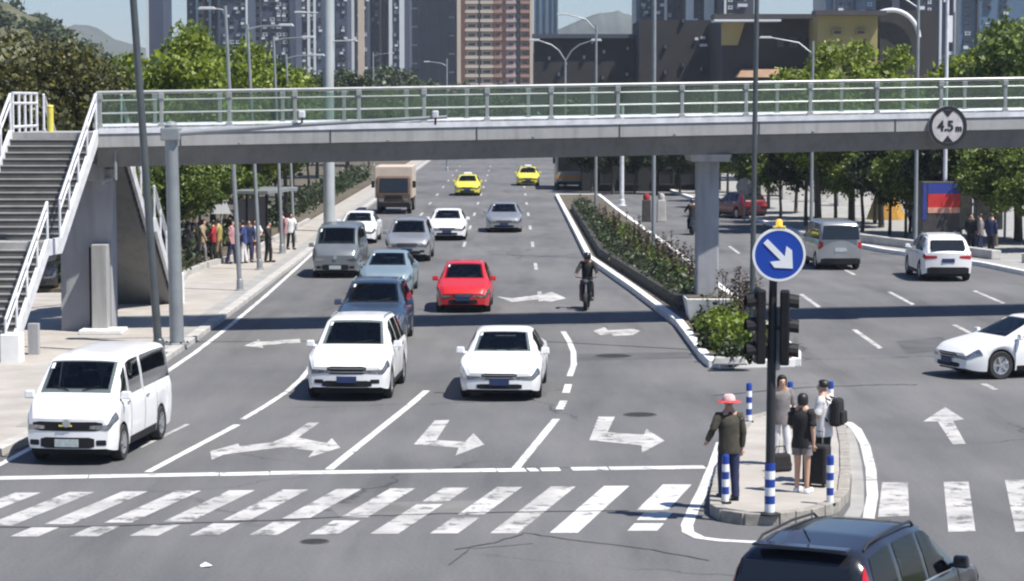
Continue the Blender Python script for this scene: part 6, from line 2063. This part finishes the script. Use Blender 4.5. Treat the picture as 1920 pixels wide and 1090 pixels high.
navy('dark violet tower right of the round arch', 1716, 1790, 420, [(1760, 4, 'bld_white'), (1786, 3, 'bld_white')], ([1728, 1740, 1774], 6), list(range(90, -40, -14)), 15, 'bld_violet', 'win_dark')
navy('blue tower behind the trees in the top right corner', 1796, 1960, 450, [(1830, 4, 'bld_slate')], ([1812, 1850, 1880], 10), list(range(80, -40, -16)), 16, 'bld_bluegl', 'win_dark')
# big dark brown block with small windows
r, w, zt = bld('brown_block', 'long dark brown block with tiny pale windows right of the tan tower', 1002, 1196, 72, 300, 'bld_brown', 16)
s = 300 / FPX
wm = win_mesh(5 * s, 7 * s, 'win_pale', 'bld_brown', .05)
for px, py in ((1030, 110), (1062, 120), (1132, 98), (1176, 92), (1130, 146), (1175, 140), (1095, 108), (1048, 140), (1110, 80)):
    link('window', wm, r, ((px - 1099) * s, 0, 6.6 + (190 - py) * s))
MB().box((0, -.2, zt + .25), (w + .6, 1.2, .5)).build('parapet', 'bld_slate', r)
r, w, zt = bld('brown_block', 'taller dark block with lit shop sign behind the median lamp post', 1198, 1352, 38, 290, 'bld_brown', 16)
s = 290 / FPX
wm = win_mesh(4 * s, 8 * s, 'win_pale', 'bld_brown', .05)
for px, py in ((1247, 88), (1247, 136), (1280, 40), (1314, 130), (1330, 126), (1338, 126), (1345, 126), (1280, 122)):
    link('window', wm, r, ((px - 1275) * s, 0, 6.6 + (190 - py) * s))
for px, py, ww in ((1305, 74, 6), (1317, 72, 8), (1318, 86, 14)):
    MB().box(((px - 1275) * s, -.2, 6.6 + (190 - py) * s), (ww * s, .2, 5 * s)).build('sign_panel', 'bld_white', r)
# hall with olive walls and dark slab roofs
r, w, zt = bld('olive_hall', 'low hall with olive yellow walls and dark flat roof right of the brown block', 1354, 1530, 36, 270, 'bld_brown', 20)
s = 270 / FPX
c = 1442
MB().box((0, -1.2, zt + .2), (w + 2.5, 4, .5)).build('roof_slab', 'bld_roof', r)
MB().box(((1345 - c) * s + 3, -1.4, zt - .25), (w * .7, 4.2, .22)).build('roof_edge', 'bld_white', r)
MB().hexa([((1352 - c) * s, -.5, 6.6 + (190 - 86) * s), ((1382 - c) * s, -.5, 6.6 + (190 - 86) * s), ((1382 - c) * s, .3, 6.6 + (190 - 86) * s), ((1352 - c) * s, .3, 6.6 + (190 - 86) * s),
           ((1352 - c) * s, -.5, 6.6 + (190 - 40) * s), ((1396 - c) * s, -.5, 6.6 + (190 - 40) * s), ((1396 - c) * s, .3, 6.6 + (190 - 40) * s), ((1352 - c) * s, .3, 6.6 + (190 - 40) * s)]).build('olive_panel', 'bld_olive', r)
MB().hexa([((1376 - c) * s, -4, 6.6 + (190 - 146) * s), ((1540 - c) * s, -4, 6.6 + (190 - 146) * s), ((1540 - c) * s, 0, 6.6 + (190 - 146) * s), ((1376 - c) * s, 0, 6.6 + (190 - 146) * s),
           ((1388 - c) * s, -1.5, 6.6 + (190 - 130) * s), ((1540 - c) * s, -1.5, 6.6 + (190 - 130) * s), ((1540 - c) * s, 0, 6.6 + (190 - 130) * s), ((1394 - c) * s, 0, 6.6 + (190 - 130) * s)]).build('tiled_roof', 'roof_tile', r)
wm = win_mesh(10 * s, 16 * s, 'win_dark', 'bld_slate', .1)
for px in (1462, 1486, 1510):
    link('window', wm, r, ((px - c) * s, -.1, 6.6 + (190 - 80) * s))
r, w, zt = bld('olive_hall', 'olive yellow walled hall behind the green trees on the right', 1532, 1644, 30, 262, 'bld_olive', 20)
s = 262 / FPX
MB().box((0, -.8, zt + .25), (w + 1.2, 3, .5)).build('roof_slab', 'bld_roof', r)
wm = win_mesh(16 * s, 8 * s, 'win_dark', 'bld_olive', .1)
for px in (1568, 1612): link('window', wm, r, ((px - 1588) * s, -.1, 6.6 + (190 - 62) * s))
r, w, zt = bld('arched_hall', 'dark hall with a big pale round arch on its front', 1648, 1756, 20, 268, 'bld_brown', 20)
s = 268 / FPX
pts = []
for k in range(13):
    a = math.radians(5 + 130 * k / 12)
    pts.append(((1668 - 1702) * s + math.cos(a) * 52 * s, -.6, 6.6 + (190 - 76) * s + math.sin(a) * 55 * s))
MB().tube(pts, .25, 8).build('arch', 'bld_white', r, smooth=50)
r2 = thing('white_banner', 'tall white banner board beside the pale pole at the right', 'banner', (P(1780, 60, 150).x, 150, .15))
z0, z1 = P(0, 84, 150).z, P(0, 34, 150).z
MB().box((0, 0, (z0 + z1) / 2), (.42, .08, z1 - z0)).build('board', 'sign_white', r2)
MB().tube([(.3, 0, 0), (.3, 0, z1 + .2)], .09, 8).build('post', 'grey_steel', r2)
# dark building closing the right carriageway under the footbridge
r, w, zt = bld('dark_block', 'very dark block closing the far end of the right carriageway', 1092, 1330, 250, 178, 'bld_dark', 10)
s = 178 / FPX
MB().box((0, -.15, zt + .2), (w, .6, .4)).build('parapet', 'bld_slate', r)
wm = win_mesh(26 * s, 30 * s, 'win_dark', 'bld_brown', .1)
for px in (1140, 1185, 1250, 1290): link('window', wm, r, ((px - 1211) * s, -.05, 6.6 + (190 - 330) * s))

# ------------------------------------------------------------------ hills
def hill(name, prof, d, depth, m, seed):
    """prof: (px, py) skyline at distance d"""
    rr = random.Random(seed)
    pts = []
    xs = []
    for i in range(len(prof) - 1):
        for j in range(8):
            f = j / 8
            xs.append((prof[i][0] + (prof[i + 1][0] - prof[i][0]) * f, prof[i][1] + (prof[i + 1][1] - prof[i][1]) * f + rr.uniform(-.8, .8) * (1 if d < 800 else .5)))
    xs.append(prof[-1])
    nrow = 9
    vs, fs = [], []
    for j in range(nrow):
        f = j / (nrow - 1)
        hgt = math.sin(math.pi * min(1, f * 1.15) / 2) if f < .87 else 1 - (f - .87)
        for i, (px, py) in enumerate(xs):
            p = P(px, py, d)
            z = max(0, p.z * hgt + rr.uniform(-.6, .6) * (0 < f < .85) * (2 if d < 800 else .6))
            vs.append((p.x, d - depth * (1 - f), z - .05))
    n = len(xs)
    for j in range(nrow - 1):
        for i in range(n - 1):
            fs.append((j * n + i, j * n + i + 1, (j + 1) * n + i + 1, (j + 1) * n + i))
    o = MB().add(vs, fs).build(name, m, smooth=80)
    tag(o, kind='structure')
    return o, xs
mat('hill_scrub', (0.10, 0.105, 0.055), .95, var=.5, scale=.05, bump=.4)
mat('hill_far', (0.085, 0.10, 0.10), .95, var=.25, scale=.02)
hill('hill', [(-160, -40), (-40, -20), (20, 4), (50, 12), (85, 32), (112, 42), (135, 56), (160, 70), (215, 110), (300, 160)], 520, 160, 'hill_scrub', 3)
hill('hill', [(60, 70), (120, 66), (165, 58), (185, 50), (205, 56), (235, 76), (300, 95), (420, 130)], 950, 200, 'hill_far', 4)
hill('hill', [(980, 120), (1040, 60), (1080, 42), (1110, 30), (1150, 24), (1200, 40), (1260, 70)], 1100, 200, 'hill_far', 5)
# scrub and pale houses on the near hill
cl = []
rr = random.Random(77)
for k in range(60):
    px = rr.uniform(-60, 230); t_ = rr.uniform(0, 1)
    y0 = plerp([(-160, -40), (-40, -20), (20, 4), (50, 12), (85, 32), (112, 42), (135, 56), (160, 70), (215, 110), (300, 160)], px)
    d = 520 - t_ * 70
    p = P(px, y0 + t_ * 30, d)
    cl.append((p.x, d - 2, p.z - 1, rr.uniform(1.2, 2.6)))
o = link('hill_scrub', leaves('hill_scrub', 'far_foliage', cl, 5000, 1.0, 78))
tag(o, 'dark scrub growing over the pale hillside at the top left', 'scrub', kind='stuff')
mat('house_pale', (0.50, 0.45, 0.36), .8, var=.2, scale=.3)
for px, py, d, w_, lab in ((40, 30, 500, 5, 'pale hillside house nearest the top left corner'), (112, 58, 498, 4.5, 'pale yellow hillside house halfway down the slope'), (150, 84, 494, 6, 'pale low house at the foot of the hillside')):
    p = P(px, py, d)
    r = thing('hill_house', lab, 'house', (p.x, d, p.z - 6))
    MB().box((0, 2, 3), (w_, 4, 6)).build('wall', 'house_pale', r)
    MB().box((0, 2, 6.15), (w_ + .6, 4.8, .3)).build('roof', 'bld_roof', r)
    for sx in (-1, 1): MB().box((sx * w_ * .25, -.02, 4.3), (w_ * .2, .1, 1.2)).build('window', 'win_dark', r)

# ------------------------------------------------------------------ air
mv = bpy.data.materials.new('haze')
mv.use_nodes = True
nt = mv.node_tree
nt.nodes.remove(nt.nodes['Principled BSDF'])
pv = nd(nt, 'ShaderNodeVolumePrincipled')
pv.inputs['Color'].default_value = (0.80, 0.88, 1.0, 1)
pv.inputs['Density'].default_value = 0.00017
pv.inputs['Anisotropy'].default_value = 0.2
nt.links.new(pv.outputs[0], nt.nodes['Material Output'].inputs['Volume'])
MATS['haze'] = mv
hz_ = MB().box((0, 1700, 64.0), (4800, 3560, 130)).build('haze', 'haze')
tag(hz_, kind='stuff')
